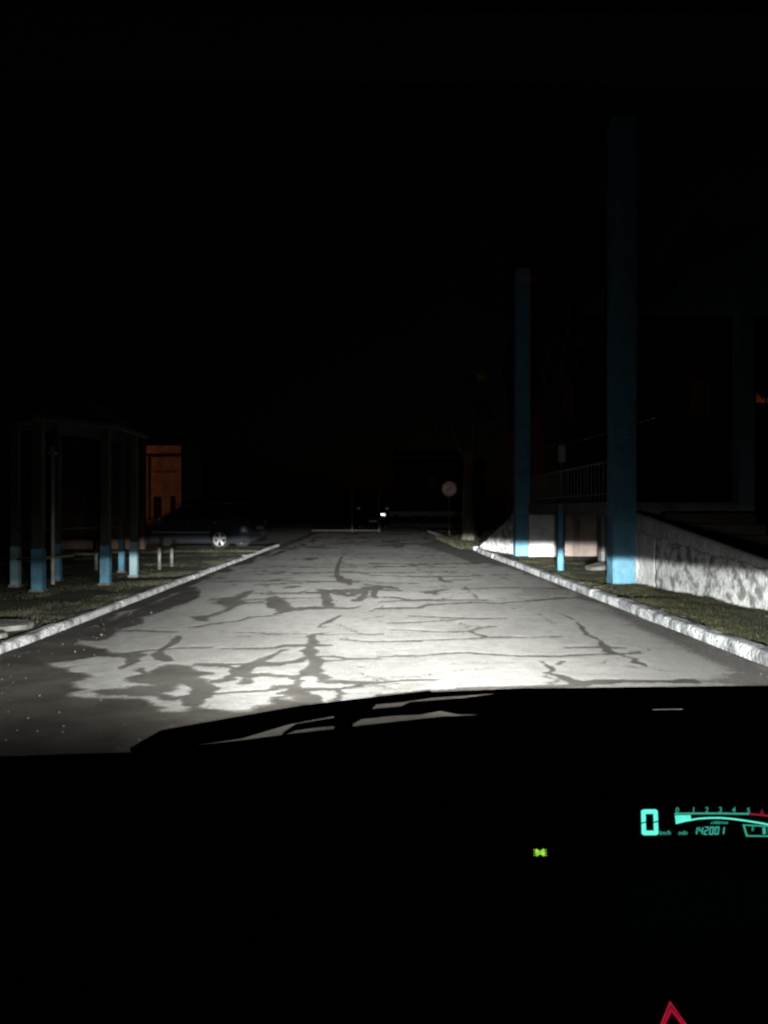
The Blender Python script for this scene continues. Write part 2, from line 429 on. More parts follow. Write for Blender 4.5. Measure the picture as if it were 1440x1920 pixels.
CRACKS = [
    [(-1.87,7.69,0.1),(-1.81,7.32,0.16),(-1.83,6.95,0.08),(-1.78,6.67,0.14),(-1.63,6.41,0.12)],
    [(-2.06,6.62,0.05),(-1.97,6.62,0.12),(-1.9,6.36,0.14),(-1.92,6.1,0.03)],
    [(-2.04,6.72,0.1),(-1.93,6.87,0.05),(-1.71,7.0,0.03),(-1.39,7.03,0.02)],
    [(-2.65,8.0,0.03),(-2.35,8.07,0.05),(-1.94,7.96,0.02)],
    [(-0.49,5.25,0.12),(-0.41,5.13,0.16),(-0.35,4.99,0.2)],
    [(-1.1,4.99,0.25),(-1.08,5.19,0.25),(-1.15,5.44,0.2),(-1.24,5.54,0.1)],
    [(-1.39,5.25,0.06),(-1.25,5.11,0.08),(-1.16,5.2,0.1)],
    [(-0.28,7.41,0.02),(0.02,7.29,0.03),(0.41,7.32,0.02)],
    [(1.69,6.98,0.02),(1.98,7.0,0.03),(2.24,6.95,0.02)],
    [(1.33,12.16,0.05),(2.1,12.41,0.08),(2.97,12.24,0.05)],
    [(-1.83,10.71,0.05),(-1.28,10.91,0.08),(-0.7,10.98,0.05)],
    [(0.04,14.88,0.08),(0.91,14.52,0.1),(1.99,14.63,0.08)],
    [(-2.01,17.14,0.08),(-0.85,16.82,0.12),(0.27,17.14,0.1),(1.73,16.82,0.08)],
    [(-0.81,12.16,0.12),(-0.63,11.99,0.3),(-0.46,11.83,0.34),(-0.31,12.16,0.3),(-0.17,11.99,0.3),(-0.04,12.51,0.2)],
    [(-0.48,11.58,0.2),(-0.34,11.21,0.25),(-0.23,11.58,0.2),(-0.1,11.83,0.2)],
    [(-0.04,12.51,0.2),(0.1,12.44,0.25),(0.25,12.7,0.2),(0.37,12.23,0.08)],
    [(-0.07,12.16,0.3),(-0.09,11.07,0.24),(-0.18,10.61,0.2),(-0.24,10.79,0.1)],
    [(0.1,12.34,0.25),(0.08,11.21,0.2),(0.11,10.93,0.1)],
    [(-0.7,11.99,0.25),(-0.6,10.79,0.22),(-0.55,10.04,0.2)],
    [(-0.49,13.49,0.2),(-0.46,13.93,0.25),(-0.38,12.97,0.2)],
    [(-0.91,11.67,0.06),(-0.75,11.67,0.1)],
    [(-1.35,10.79,0.2),(-1.29,11.07,0.28),(-1.19,10.79,0.1)],
    [(-1.28,10.93,0.3),(-1.16,10.16,0.25),(-1.01,9.6,0.2)],
    [(-1.09,9.53,0.06),(-0.9,9.81,0.1),(-0.75,9.93,0.08),(-0.3,9.81,0.1),(-0.14,9.97,0.04)],
    [(0.75,11.76,0.12),(0.85,11.58,0.2),(0.96,11.99,0.1),(1.08,12.16,0.05)],
    [(-2.66,13.49,0.05),(-1.56,13.71,0.08),(-0.57,13.53,0.06),(0.7,13.2,0.04)],
    [(-0.44,17.62,0.12),(0.14,17.62,0.12)],
    [(0.62,17.27,0.12),(1.45,17.99,0.08)],
    [(-0.79,21.05,0.2),(-0.74,17.62,0.2),(-0.64,14.89,0.2),(-0.45,13.28,0.22)],
    [(-1.53,19.35,0.4),(-1.34,20.07,0.3)],
    [(-1.89,15.25,0.3),(-1.75,15.58,0.2)],
    [(-1.25,12.44,0.2),(-1.19,12.66,0.2)],
    [(-2.57,15.15,0.05),(-2.18,15.99,0.08),(-1.24,15.42,0.06),(-0.48,15.81,0.05)],
    [(-0.22,11.21,0.04),(0.28,11.07,0.08),(0.5,10.66,0.1),(0.75,10.79,0.05)],
    [(0.43,9.09,0.04),(0.72,9.0,0.06),(1.06,8.87,0.05)],
    [(-0.59,7.66,0.1),(-0.54,7.35,0.14),(-0.55,6.84,0.2),(-0.51,6.59,0.08),(-0.45,6.36,0.16),(-0.44,5.94,0.22),(-0.36,5.7,0.1)],
    [(-0.59,7.66,0.06),(-0.55,7.79,0.05),(-0.45,7.86,0.02)],
    [(-0.54,8.22,0.05),(-0.52,8.49,0.05),(-0.46,8.78,0.07),(-0.39,9.14,0.05)],
    [(-1.25,6.98,0.02),(-1.0,6.95,0.05),(-0.86,6.98,0.05),(-0.77,7.09,0.08),(-0.62,7.11,0.1),(-0.56,7.11,0.1),(-0.4,7.11,0.03)],
    [(-0.74,6.92,0.06),(-0.85,6.55,0.09),(-0.91,6.32,0.14),(-0.96,6.1,0.24),(-0.99,5.9,0.22),(-1.04,5.71,0.1),(-1.11,5.64,0.1)],
    [(-0.9,6.25,0.12),(-0.73,6.25,0.1),(-0.61,6.34,0.08),(-0.51,6.57,0.05)],
    [(-1.3,6.25,0.06),(-1.19,6.25,0.08),(-1.03,6.08,0.06)],
    [(-1.19,6.25,0.05),(-0.98,6.25,0.04)],
    [(-0.95,5.84,0.1),(-0.8,5.83,0.07),(-0.58,5.79,0.06),(-0.47,5.88,0.08)],
    [(-0.58,5.75,0.1),(-0.53,5.61,0.14),(-0.52,5.37,0.14),(-0.56,5.25,0.2)],
    [(-1.1,5.23,0.03),(-0.92,5.28,0.03),(-0.7,5.34,0.05),(-0.63,5.42,0.07),(-0.54,5.45,0.07)],
    [(-0.51,5.34,0.06),(-0.34,5.37,0.04),(-0.23,5.37,0.05),(-0.09,5.45,0.04),(-0.04,5.56,0.05),(0.09,5.57,0.03)],
    [(-0.35,5.62,0.05),(-0.15,5.59,0.05),(-0.04,5.57,0.04)],
    [(-0.48,6.55,0.03),(-0.33,6.59,0.03),(-0.16,6.47,0.05),(0.1,6.45,0.02)],
    [(-0.37,6.38,0.03),(-0.21,6.43,0.03)],
    [(-0.92,5.71,0.1),(-0.89,5.57,0.12)],
    [(-1.85,8.26,0.07),(-1.72,8.49,0.05),(-1.43,8.7,0.05),(-1.34,9.0,0.05),(-1.1,9.14,0.02)],
    [(-1.12,9.28,0.05),(-1.02,9.52,0.1),(-0.79,9.78,0.08),(-0.5,9.84,0.09),(-0.32,9.78,0.03)],
    [(-1.29,10.4,0.1),(-1.2,9.94,0.06),(-1.05,9.52,0.1),(-1.0,9.94,0.06)],
    [(-0.05,12.41,0.2),(0.07,12.16,0.2),(0.39,12.0,0.06)],
    [(0.07,12.16,0.12),(0.08,11.04,0.1)],
    [(-0.05,12.95,0.15),(0.2,12.68,0.1),(0.33,12.59,0.03)],
    [(-1.71,11.61,0.05),(-1.01,11.69,0.08),(-0.75,11.76,0.12)],
    [(0.17,10.47,0.06),(0.47,10.65,0.1),(1.14,10.71,0.06),(1.49,10.71,0.04)],
    [(0.19,9.78,0.1),(0.56,9.84,0.08),(0.71,10.17,0.06),(1.09,10.29,0.05),(1.29,10.4,0.08),(1.66,10.34,0.05),(2.81,10.98,0.1)],
    [(1.16,14.4,0.12),(1.14,13.85,0.15),(1.22,13.43,0.2)],
    [(0.22,8.49,0.02),(0.51,8.61,0.04),(0.93,8.78,0.03),(1.07,8.87,0.04),(1.47,8.87,0.01)],
    [(0.24,8.04,0.015),(0.65,7.89,0.02),(0.95,7.93,0.02)],
    [(0.98,8.0,0.06),(1.09,8.18,0.04),(1.23,8.26,0.02)],
    [(0.96,7.96,0.06),(0.98,7.79,0.03),(1.05,7.69,0.05),(1.08,7.56,0.06)],
    [(0.31,7.35,0.015),(0.67,7.41,0.02),(0.99,7.5,0.025),(1.08,7.56,0.03),(1.5,7.53,0.02),(1.82,7.59,0.02)],
    [(0.1,6.55,0.025),(0.38,6.57,0.03),(0.6,6.67,0.04),(0.82,6.72,0.03),(0.88,6.67,0.05),(1.2,6.57,0.03),(1.53,6.57,0.025),(1.69,6.62,0.03),(1.99,6.69,0.03),(2.3,6.72,0.02)],
    [(0.09,5.57,0.03),(0.28,5.64,0.03),(0.51,5.68,0.01)],
    [(1.33,6.34,0.05),(1.34,6.1,0.09),(1.34,5.94,0.08),(1.38,5.71,0.18),(1.41,5.52,0.2)],
    [(1.43,6.21,0.03),(1.52,6.34,0.02)],
    [(0.08,5.16,0.05),(0.59,5.36,0.05),(0.95,5.41,0.05),(1.4,5.47,0.05)],
    [(1.4,5.49,0.1),(1.6,5.59,0.08),(1.84,5.61,0.06),(2.13,5.57,0.06),(2.28,5.62,0.1)],
    [(2.22,8.57,0.04),(2.15,8.0,0.07),(2.1,7.66,0.09),(2.13,7.35,0.06),(2.03,6.84,0.15),(2.11,6.59,0.03),(2.16,6.47,0.06),(2.12,6.32,0.13),(2.15,6.14,0.04)],
    [(2.25,8.82,0.08),(2.25,9.14,0.06),(2.21,9.33,0.03)],
    [(-1.38,15.25,0.1),(-0.69,15.65,0.08),(0.66,15.38,0.1),(1.74,15.93,0.06)],
    [(-1.86,12.95,0.06),(-0.87,13.53,0.1),(0.04,13.74,0.05)],
    [(-1.79,19.78,0.3),(-1.29,20.22,0.2)],
    [(0.05,18.18,0.1),(1.24,17.82,0.15),(3.02,18.56,0.1)],
    [(-1.29,7.89,0.01),(-0.49,7.73,0.015),(0.12,7.73,0.01)],
]

KERB_L, KERB_R = -3.10, 3.05


def build_road():
    ys = [-12.0, -6.0, -2.0, 1.0, 2.6]
    y = 3.4
    while y < 62:
        ys.append(y)
        y += max(0.018, y * y / 960 * .62)
    ys = np.array(ys + [64.0])
    xs = np.linspace(KERB_L - .06, KERB_R + .06, 430)
    X, Y = np.meshgrid(xs, ys)
    # ragged edges
    jx = (vfbm(X, Y, 5.0, 3) - .5) * .09 + (vfbm(X, Y, 22.0, 9, 2) - .5) * .03
    jy = (vfbm(X, Y, 4.0, 5) - .5) * .12 + (vfbm(X, Y, 18.0, 11, 2) - .5) * .05
    jx = jx + (vfbm(X, Y, 45.0, 13, 2) - .5) * .035
    jy = jy + (vfbm(X * 1.6, Y, 38.0, 17, 2) - .5) * .05
    teeth = (vfbm(X * 2.2, Y * 10 / np.clip(Y / 6, 1, 4), 1.0, 19, 3) - .5) * np.clip(Y / 6.5, .6, 3)
    PX, PY = X + jx * .8 + teeth * .34, Y + jy * .8

    dirt = np.zeros_like(X)
    for poly, s in DARK_AREAS:
        p = np.array(poly)
        ins = np.zeros(X.shape, bool)
        dmin = np.full(X.shape, 1e9)
        for (x0, y0), (x1, y1) in zip(p, np.roll(p, -1, 0)):
            if y0 != y1:
                c = ((y0 > PY) != (y1 > PY)) & (PX < (x1 - x0) * (PY - y0) / (y1 - y0) + x0)
                ins ^= c
            dx, dy = x1 - x0, y1 - y0
            t = np.clip(((PX - x0) * dx + (PY - y0) * dy) / max(dx * dx + dy * dy, 1e-9), 0, 1)
            dmin = np.minimum(dmin, np.hypot(PX - x0 - t * dx, PY - y0 - t * dy))
        sd = np.where(ins, dmin, -dmin)
        soft = .045 if s > .8 else .14
        dirt = np.maximum(dirt, s * np.clip(.5 + sd / (2 * soft), 0, 1))
    QX, QY = X + jx * .55 + teeth * .15, Y + jy * .5
    ragged = .5 + 1.0 * vfbm(X, Y, 8, 21, 3)
    for ln in CRACKS:
        for (x0, y0, w0), (x1, y1, w1) in zip(ln, ln[1:]):
            dx, dy = x1 - x0, y1 - y0
            steep = abs(dy) / (abs(dx) + abs(dy) + 1e-6)
            t = np.clip(((QX - x0) * dx + (QY - y0) * dy) / max(dx * dx + dy * dy, 1e-9), 0, 1)
            d = np.hypot(QX - x0 - t * dx, QY - y0 - t * dy)
            w = ((w0 + t * (w1 - w0)) * (.80 - .58 * steep) + .010 + .00022 * Y * Y * (1 - steep)) * ragged
            dirt = np.maximum(dirt, np.clip(.5 + (w - d) / .035, 0, 1) * np.clip(.68 + w * 6, 0, .86))
    # gutter dirt along both kerbs
    gl = (X - KERB_L) - .30 - (vfbm(X, Y, 1.3, 33) - .5) * .7
    dirt = np.maximum(dirt, np.clip(.5 - gl / .12, 0, 1))
    gr = (KERB_R - X) - .16 - (vfbm(X, Y, 1.1, 35) - .5) * .5
    dirt = np.maximum(dirt, .75 * np.clip(.5 - gr / .2, 0, 1))
    # farther on, broken patches nobody traced one by one
    far = np.clip((Y - 14) / 10, 0, 1)
    n = vfbm(X * .9, Y * .45, 1.3, 41)
    dirt = np.maximum(dirt, far * np.clip((n - .60) / .06, 0, 1) * .75)
    # hairline cracks across the road, and a broken net of them
    hair = np.abs(vfbm(X * .25 + jx, Y * 1.0 + jy * .5, 1.5, 51, 3) - .5)
    dirt = np.maximum(dirt, np.clip(1 - hair / (.007 + .0015 * Y), 0, 1) * .62)
    CX, CY = (X + jx * 2.2) / 1.15, (Y + jy * 1.6) / .95
    f1, f2 = np.full(X.shape, 9.0), np.full(X.shape, 9.0)
    rs = np.random.RandomState(77).rand(2, 128, 128)
    for ox in (-1, 0, 1):
        for oy in (-1, 0, 1):
            ci, cj = np.floor(CX).astype(int) + ox, np.floor(CY).astype(int) + oy
            dd = np.hypot(ci + rs[0, ci % 128, cj % 128] - CX, cj + rs[1, ci % 128, cj % 128] - CY)
            f2 = np.minimum(f2, np.maximum(f1, dd))
            f1 = np.minimum(f1, dd)
    gate = np.clip((vfbm(X, Y, .9, 87, 3) - .46) / .1, 0, 1)
    dirt = np.maximum(dirt, np.clip(1.3 - (f2 - f1) / (.016 + .0022 * Y) / (.4 + ragged), 0, 1) * .62 * gate)
    blot = vfbm(X, Y, 2.6, 93, 4)
    dirt = np.maximum(dirt, np.clip((blot - .665) / .03, 0, 1) * .6 * np.clip((Y - 11) / 3, 0, 1))
    wear = vfbm(X, Y, .8, 61, 5) * .6 + vfbm(X, Y, 12, 71, 3) * .4
    Z = -.0025 * dirt + (vfbm(X, Y, .35, 81, 3) - .5) * .014 + (vfbm(X, Y, 14, 91, 3) - .5) * .0022
    Z = Z * np.clip((Y - 2) / 2, 0, 1)
    ny, nx = X.shape
    me = bpy.data.meshes.new('road')
    verts = np.stack([X, Y, Z], -1).reshape(-1, 3)
    idx = np.arange(ny * nx).reshape(ny, nx)
    q = np.stack([idx[:-1, :-1], idx[:-1, 1:], idx[1:, 1:], idx[1:, :-1]], -1).reshape(-1, 4)
    me.vertices.add(len(verts))
    me.vertices.foreach_set('co', verts.ravel())
    me.loops.add(q.size)
    me.loops.foreach_set('vertex_index', q.ravel())
    me.polygons.add(len(q))
    me.polygons.foreach_set('loop_start', np.arange(0, q.size, 4))
    me.polygons.foreach_set('use_smooth', np.ones(len(q), bool))
    me.update()
    for nm, arr in (('dirt', dirt), ('wear', wear)):
        at = me.attributes.new(nm, 'FLOAT', 'POINT')
        at.data.foreach_set('value', arr.ravel().astype(np.float32))
    m = bpy.data.materials.new('worn_asphalt')
    m.use_nodes = True
    nt = m.node_tree
    b = nt.nodes['Principled BSDF']
    b.inputs['Roughness'].default_value = .95
    b.inputs['Specular IOR Level'].default_value = .2
    ad = nt.nodes.new('ShaderNodeAttribute'); ad.attribute_name = 'dirt'
    aw = nt.nodes.new('ShaderNodeAttribute'); aw.attribute_name = 'wear'
    tc = nt.nodes.new('ShaderNodeTexCoord')
    fine = nt.nodes.new('ShaderNodeTexNoise')
    fine.inputs['Scale'].default_value = 55
    fine.inputs['Detail'].default_value = 5
    fine.inputs['Roughness'].default_value = .7
    nt.links.new(tc.outputs['Object'], fine.inputs['Vector'])
    mid = nt.nodes.new('ShaderNodeTexNoise')
    mid.inputs['Scale'].default_value = 2.4
    mid.inputs['Detail'].default_value = 6
    nt.links.new(tc.outputs['Object'], mid.inputs['Vector'])
    cr = nt.nodes.new('ShaderNodeValToRGB')
    cr.color_ramp.elements[0].position, cr.color_ramp.elements[0].color = .32, (.30, .29, .28, 1)
    cr.color_ramp.elements[1].position, cr.color_ramp.elements[1].color = .62, (.41, .40, .388, 1)
    nt.links.new(aw.outputs['Fac'], cr.inputs[0])
    dr = nt.nodes.new('ShaderNodeValToRGB')
    dr.color_ramp.elements[0].position, dr.color_ramp.elements[0].color = .35, (.044, .039, .033, 1)
    dr.color_ramp.elements[1].position, dr.color_ramp.elements[1].color = .68, (.092, .083, .071, 1)
    nt.links.new(mid.outputs[0], dr.inputs[0])
    mx = nt.nodes.new('ShaderNodeMix'); mx.data_type = 'RGBA'
    edge = nt.nodes.new('ShaderNodeTexNoise')
    edge.inputs['Scale'].default_value = 26
    edge.inputs['Detail'].default_value = 7
    edge.inputs['Roughness'].default_value = .75
    nt.links.new(tc.outputs['Object'], edge.inputs['Vector'])
    em_ = math2(nt, 'ADD', ad.outputs['Fac'], math2(nt, 'MULTIPLY', math2(nt, 'ADD', edge.outputs[0], -.5), 1.5))
    sharp = nt.nodes.new('ShaderNodeMapRange')
    sharp.inputs[1].default_value, sharp.inputs[2].default_value = .34, .56
    nt.links.new(em_, sharp.inputs[0])
    amt = nt.nodes.new('ShaderNodeMapRange')
    amt.inputs[1].default_value, amt.inputs[2].default_value = .25, 1.0
    amt.inputs[3].default_value, amt.inputs[4].default_value = .36, 1.0
    nt.links.new(ad.outputs['Fac'], amt.inputs[0])
    gate = nt.nodes.new('ShaderNodeMapRange')       # clean asphalt stays clean
    gate.inputs[1].default_value, gate.inputs[2].default_value = .04, .2
    nt.links.new(ad.outputs['Fac'], gate.inputs[0])
    nt.links.new(math2(nt, 'MULTIPLY', math2(nt, 'MULTIPLY', sharp.outputs[0], amt.outputs[0]), gate.outputs[0]), mx.inputs['Factor'])
    nt.links.new(cr.outputs[0], mx.inputs[6])
    nt.links.new(dr.outputs[0], mx.inputs[7])
    gr2 = nt.nodes.new('ShaderNodeMapRange')
    gr2.inputs[1].default_value, gr2.inputs[2].default_value = .3, .7
    gr2.inputs[3].default_value, gr2.inputs[4].default_value = .70, 1.22
    nt.links.new(fine.outputs[0], gr2.inputs[0])
    mm = nt.nodes.new('ShaderNodeMix'); mm.data_type = 'RGBA'; mm.blend_type = 'MULTIPLY'
    mm.inputs['Factor'].default_value = 1
    nt.links.new(mx.outputs[2], mm.inputs[6])
    nt.links.new(gr2.outputs[0], mm.inputs[7])
    nt.links.new(mm.outputs[2], b.inputs['Base Color'])
    bp = nt.nodes.new('ShaderNodeBump')
    bp.inputs['Strength'].default_value = .35
    bp.inputs['Distance'].default_value = .006
    nt.links.new(fine.outputs[0], bp.inputs['Height'])
    nt.links.new(bp.outputs[0], b.inputs['Normal'])
    me.materials.append(m)
    return tag(link('road', me), 'cracked pale road with dark stains running straight ahead', None, None, 'structure')


build_road()

# ground sheet to the horizon
g = MB().add([(-600, -300, -.06), (600, -300, -.06), (600, 900, -.06), (-600, 900, -.06)], [(0, 1, 2, 3)])
tag(g.build('ground', M['dirt']), kind='structure')


def sheet(name, x0, x1, y0, y1, z, amp, material, nx=40, ny=80, edge=None):
    xs, ys = np.linspace(x0, x1, nx), np.linspace(y0, y1, ny)
    X, Y = np.meshgrid(xs, ys)
    Z = z + (vfbm(X, Y, .7, 101, 4) - .5) * amp + (vfbm(X, Y, 4, 107, 2) - .5) * amp * .35
    if edge:
        Z = np.where(np.isclose(X, edge), z - .02, Z)
    i = np.arange(nx * ny).reshape(ny, nx)
    q = np.stack([i[:-1, :-1], i[:-1, 1:], i[1:, 1:], i[1:, :-1]], -1).reshape(-1, 4)
    me = bpy.data.meshes.new(name)
    me.from_pydata(np.stack([X, Y, Z], -1).reshape(-1, 3).tolist(), [], q.tolist())
    me.polygons.foreach_set('use_smooth', [True] * len(me.polygons))
    me.materials.append(material)
    return tag(link(name, me), kind='structure')


sheet('lawn', -30, KERB_L - .11, -10, 26.4, .04, .06, M['lawn'], 90, 120)
sheet('verge', KERB_R + .17, 14, -10, 23.6, .065, .06, M['lawn'], 60, 110)
sheet('verge', KERB_R + .17, 14, 23.8, 46, .06, .08, M['lawn'], 40, 60)
lot = sheet('parking_lot', -30, KERB_L - .1, 26.6, 60, -.012, .03, M['dirt'], 30, 30)


# kerbs: a row of separate stones on either side
def kerb(name, x_in, side, y0, y1, material, gap=(0.0, .006), missing=(), length=1.0, h=.125, wd=.155):
    e = tag(empty(name, (x_in, y0, 0)), kind='structure')
    meshes = []
    for k in range(6):
        mb = MB()
        n = 6
        prof = [(0, -.2), (0, h - .03), (.012 * side, h - .008), (.035 * side, h), ((wd - .01) * side, h - .004), (wd * side, h - .02), (wd * side, -.2)]
        vs, fs = [], []
        for j in range(n + 1):
            t = j / n
            for (a, b) in prof:
                wob = (rng.random() - .5)
                ja = .006 * wob if b > 0 else 0
                jb = .006 * (rng.random() - .5) - (.014 * rng.random() if rng.random() < .14 else 0) if b > 0 else 0
                vs.append((a + ja * side, t * length + (rng.random() - .5) * .012 * (j in (0, n)), b + jb))
        m_ = len(prof)
        for j in range(n):
            for a in range(m_ - 1):
                fs.append((j * m_ + a, j * m_ + a + 1, (j + 1) * m_ + a + 1, (j + 1) * m_ + a))
        fs.append(tuple(range(m_)))
        fs.append(tuple(reversed(range(n * m_, (n + 1) * m_))))
        meshes.append(mb.add(vs, fs).mesh('kerb_stone', material))
    y, k = 0.0, 0
    while y0 + y < y1:
        if not any(a <= y0 + y < b for a, b in missing):
            o = link('kerb_stone', meshes[rng.randrange(6)], e, (rng.uniform(-.006, .006), y, rng.uniform(-.006, .004)),
                     (rng.uniform(-.005, .005), rng.uniform(-.02, .02), rng.uniform(-.004, .004)))
            o.scale[1] = .998
        y += length + rng.uniform(*gap)
    return e


kerb('kerb_left', KERB_L, -1, -4, 26.2, M['kerb'], h=.07, wd=.125)
kerb('kerb_right', KERB_R, 1, -4, 23.0, M['kerb_r'], h=.10)
kerb('kerb_right_far', KERB_R + .05, 1, 24.2, 44, M['kerb'], missing=((25.2, 27.2), (30, 31.5)), h=.11)
ke = kerb('kerb_end', 0, -1, 0, 3.4, M['facade'], h=.09)
ke.location = (.55, 46.6, .0)
ke.rotation_euler = (0, 0, R(86))

# broken concrete path across the lawn
pth = tag(empty('footpath', (KERB_L - .2, 7.1, .05)), kind='structure')
for k, (x, y, sx, sy) in enumerate([(-.42, .05, .8, .62), (-.40, .72, .76, .55), (-1.25, .02, .78, .7), (-1.22, .75, .74, .6), (-2.06, .06, .76, .66), (-2.05, .8, .7, .55), (-2.9, .1, .8, .6), (-2.9, .8, .8, .5), (-3.75, .1, .8, .6), (-3.75, .8, .8, .5)]):
    mb = MB()
    n = 9
    pts = []
    for a in range(n):
        th = 2 * math.pi * a / n + .3
        c, s_ = math.cos(th), math.sin(th)
        r_ = 1 / max(abs(c), abs(s_)) ** .8
        pts.append((c * r_ * sx * .5 * rng.uniform(.85, 1.0), s_ * r_ * sy * .5 * rng.uniform(.85, 1.0)))
    o = mb.prism(pts, 'z', -.05, .012 + rng.uniform(0, .02)).build('paving_slab', M['path'], pth, bevel=.006)
    o.location = (x, y + sy * .5 - .15, .015)
    o.rotation_euler = (rng.uniform(-.03, .03), rng.uniform(-.03, .03), rng.uniform(-.1, .1))


# grass
def grass(name, n, pick, hmin, hmax, material, label, width=.006):
    V = np.zeros((n * 3, 3))
    for k in range(n):
        x, y, z, s = pick()
        a = rng.uniform(0, 6.283)
        h = rng.uniform(hmin, hmax) * s
        lean = rng.uniform(.2, 1.1) * h
        b = rng.uniform(0, 6.283)
        w = width * rng.uniform(.6, 1.5) * (1 + y * .05)
        V[3 * k] = (x - w * math.cos(a), y - w * math.sin(a), z)
        V[3 * k + 1] = (x + w * math.cos(a), y + w * math.sin(a), z)
        V[3 * k + 2] = (x + lean * math.cos(b), y + lean * math.sin(b), z + h)
    me = bpy.data.meshes.new(name)
    me.from_pydata(V.tolist(), [], np.arange(n * 3).reshape(n, 3).tolist())
    me.materials.append(material)
    return tag(link(name, me), label, 'grass', None, 'stuff')


def clump(x, y, s, seed):
    return fbm(x, y, s, seed, 3)


def pick_left():
    while True:
        y = 5.0 * (24 / 5.0) ** rng.random()
        x = KERB_L - .15 - rng.random() ** 1.4 * min(6, 1.2 + y * .35)
        if 7.0 < y < 8.6 and rng.random() < .82:
            continue
        c = clump(x, y, .9, 4.2)
        if c + .25 > rng.random() * .7:
            return x, y, .03, .6 + max(0, c) * 1.2


def wall_line(y):
    return 4.07 + (12.6 - y) * .122


def pick_right():
    while True:
        y = 4.2 * (19.5 / 4.2) ** rng.random()
        hi = wall_line(y) if y < 12.7 else 5.0
        x = KERB_R + .15 + rng.random() * (hi - KERB_R - .15)
        c = clump(x, y, 1.3, 8.8)
        if c + .5 > rng.random() * .8:
            return x, y, .06, (.7 + max(0, c)) * (1 if y < 12.7 else .6)


def pick_tuft():
    y = rng.uniform(24.2, 33)
    x = KERB_R - .35 + abs(rng.gauss(0, .9))
    return x, y, .02, .7 + rng.random()


grass('lawn_grass', 42000, pick_left, .015, .05, M['blade_dry'], 'short sparse dry grass on the lawn left of the road', .004)
grass('verge_grass', 46000, pick_right, .02, .06, M['blade'], 'short green grass between the right kerb and white wall', .004)
grass('roadside_weeds', 6000, pick_tuft, .04, .16, M['weed'], 'rough weeds growing over the far right kerb')

# loose gravel on the road
mb = MB()
for k in range(190):
    u = rng.random()
    if u < .62:
        y = rng.uniform(3.9, 9.5)
        x = KERB_L + .05 + abs(rng.gauss(0, .42))
    elif u < .85:
        y = rng.uniform(3.9, 5.4)
        x = rng.uniform(-2.9, -.6)
    elif u < .93:
        y = rng.uniform(4.5, 12)
        x = KERB_R - .05 - abs(rng.gauss(0, .3))
    else:
        y = rng.uniform(5, 12)
        x = rng.uniform(-2.4, 2.6)
    r_ = rng.uniform(.003, .007) * (2.2 if rng.random() < .12 else 1)
    o = [(1, 0, 0), (0, 1, 0), (-1, 0, 0), (0, -1, 0), (0, 0, .8), (0, 0, -.8)]
    a = rng.uniform(0, 6)
    vs = [(x + r_ * (p[0] * math.cos(a) - p[1] * math.sin(a)) * rng.uniform(.7, 1.6), y + r_ * (p[0] * math.sin(a) + p[1] * math.cos(a)) * rng.uniform(.7, 1.3), r_ * .45 + r_ * p[2] * rng.uniform(.7, 1.1)) for p in o]
    mb.add(vs, [(0, 1, 4), (1, 2, 4), (2, 3, 4), (3, 0, 4), (1, 0, 5), (2, 1, 5), (3, 2, 5), (0, 3, 5)])
tag(mb.build('gravel', M['pebble']), 'loose pale gravel scattered over the road edge', 'gravel', None, 'stuff')

# ================================================================== PORCH AND PILLARS ON THE RIGHT


def rough_wall(name, p0, p1, top0, top1, thick, material, parent, amp, nx, nz, seed, zb=-.05, crumble=0.0):
    """wall from p0 to p1 with its own sloping top; uneven masonry face"""
    a, b = Vector((*p0, 0)), Vector((*p1, 0))
    d = (b - a).normalized()
    nrm = Vector((-d.y, d.x, 0))
    if nrm.x > 0:
        nrm = -nrm
    L = (b - a).length
    vs, fs = [], []
    for i in range(nx + 1):
        t = i / nx
        top = top0 + (top1 - top0) * t
        for j in range(nz + 1):
            s = j / nz
            z = zb + (top - zb) * s
            P = a + d * (t * L)
            f = 1.0
            dx = 0
            if amp:
                c = mnoise.cell(Vector((t * L * 5.5 + .4 * math.sin(z * 9), z * 7.5, seed)))
                dx = amp * (fbm(t * L, z, 3.0, seed) * .7 + (c - .5) * .55 + fbm(t * L, z, 11.0, seed + 3) * .4)
                if crumble and j >= nz - 1:
                    z += fbm(t * L, 0, 3.5, seed + 9) * crumble
            vs.append(P + nrm * (dx * f) + Vector((0, 0, z)))
    W = nz + 1
    for i in range(nx):
        for j in range(nz):
            fs.append((i * W + j, (i + 1) * W + j, (i + 1) * W + j + 1, i * W + j + 1))
    o0 = len(vs)
    for i in range(nx + 1):     # back edge
        t = i / nx
        top = vs[i * W + nz].z
        P = a + d * (t * L) - nrm * thick
        vs.append(P + Vector((0, 0, top)))
        vs.append(P + Vector((0, 0, zb)))
    for i in range(nx):
        fs.append((i * W + nz, (i + 1) * W + nz, o0 + 2 * (i + 1), o0 + 2 * i))
        fs.append((o0 + 2 * i, o0 + 2 * (i + 1), o0 + 2 * (i + 1) + 1, o0 + 2 * i + 1))
    fs.append(tuple(list(range(0, W)) + [o0, o0 + 1]))
    fs.append(tuple(list(range(nx * W, nx * W + W))[::-1] + [o0 + 2 * nx + 1, o0 + 2 * nx]))
    mb = MB()
    mb.add([tuple(v) for v in vs], fs)
    return mb.build(name, material, parent, smooth=True)


porch = tag(empty('porch', (3.8, 16.5, .05)), 'raised concrete porch on the right with flaking whitewashed sloping side walls', 'porch')
inv = Matrix.Translation((-3.8, -16.5, -.05))


def pp(name, mb, material, smooth=False, bevel=0.0, parent=None):
    me = mb.mesh(name, material, smooth, bevel)
    me.transform(inv)
    return link(name, me, parent or porch)


def reloc(o):
    o.data.transform(inv)
    return o


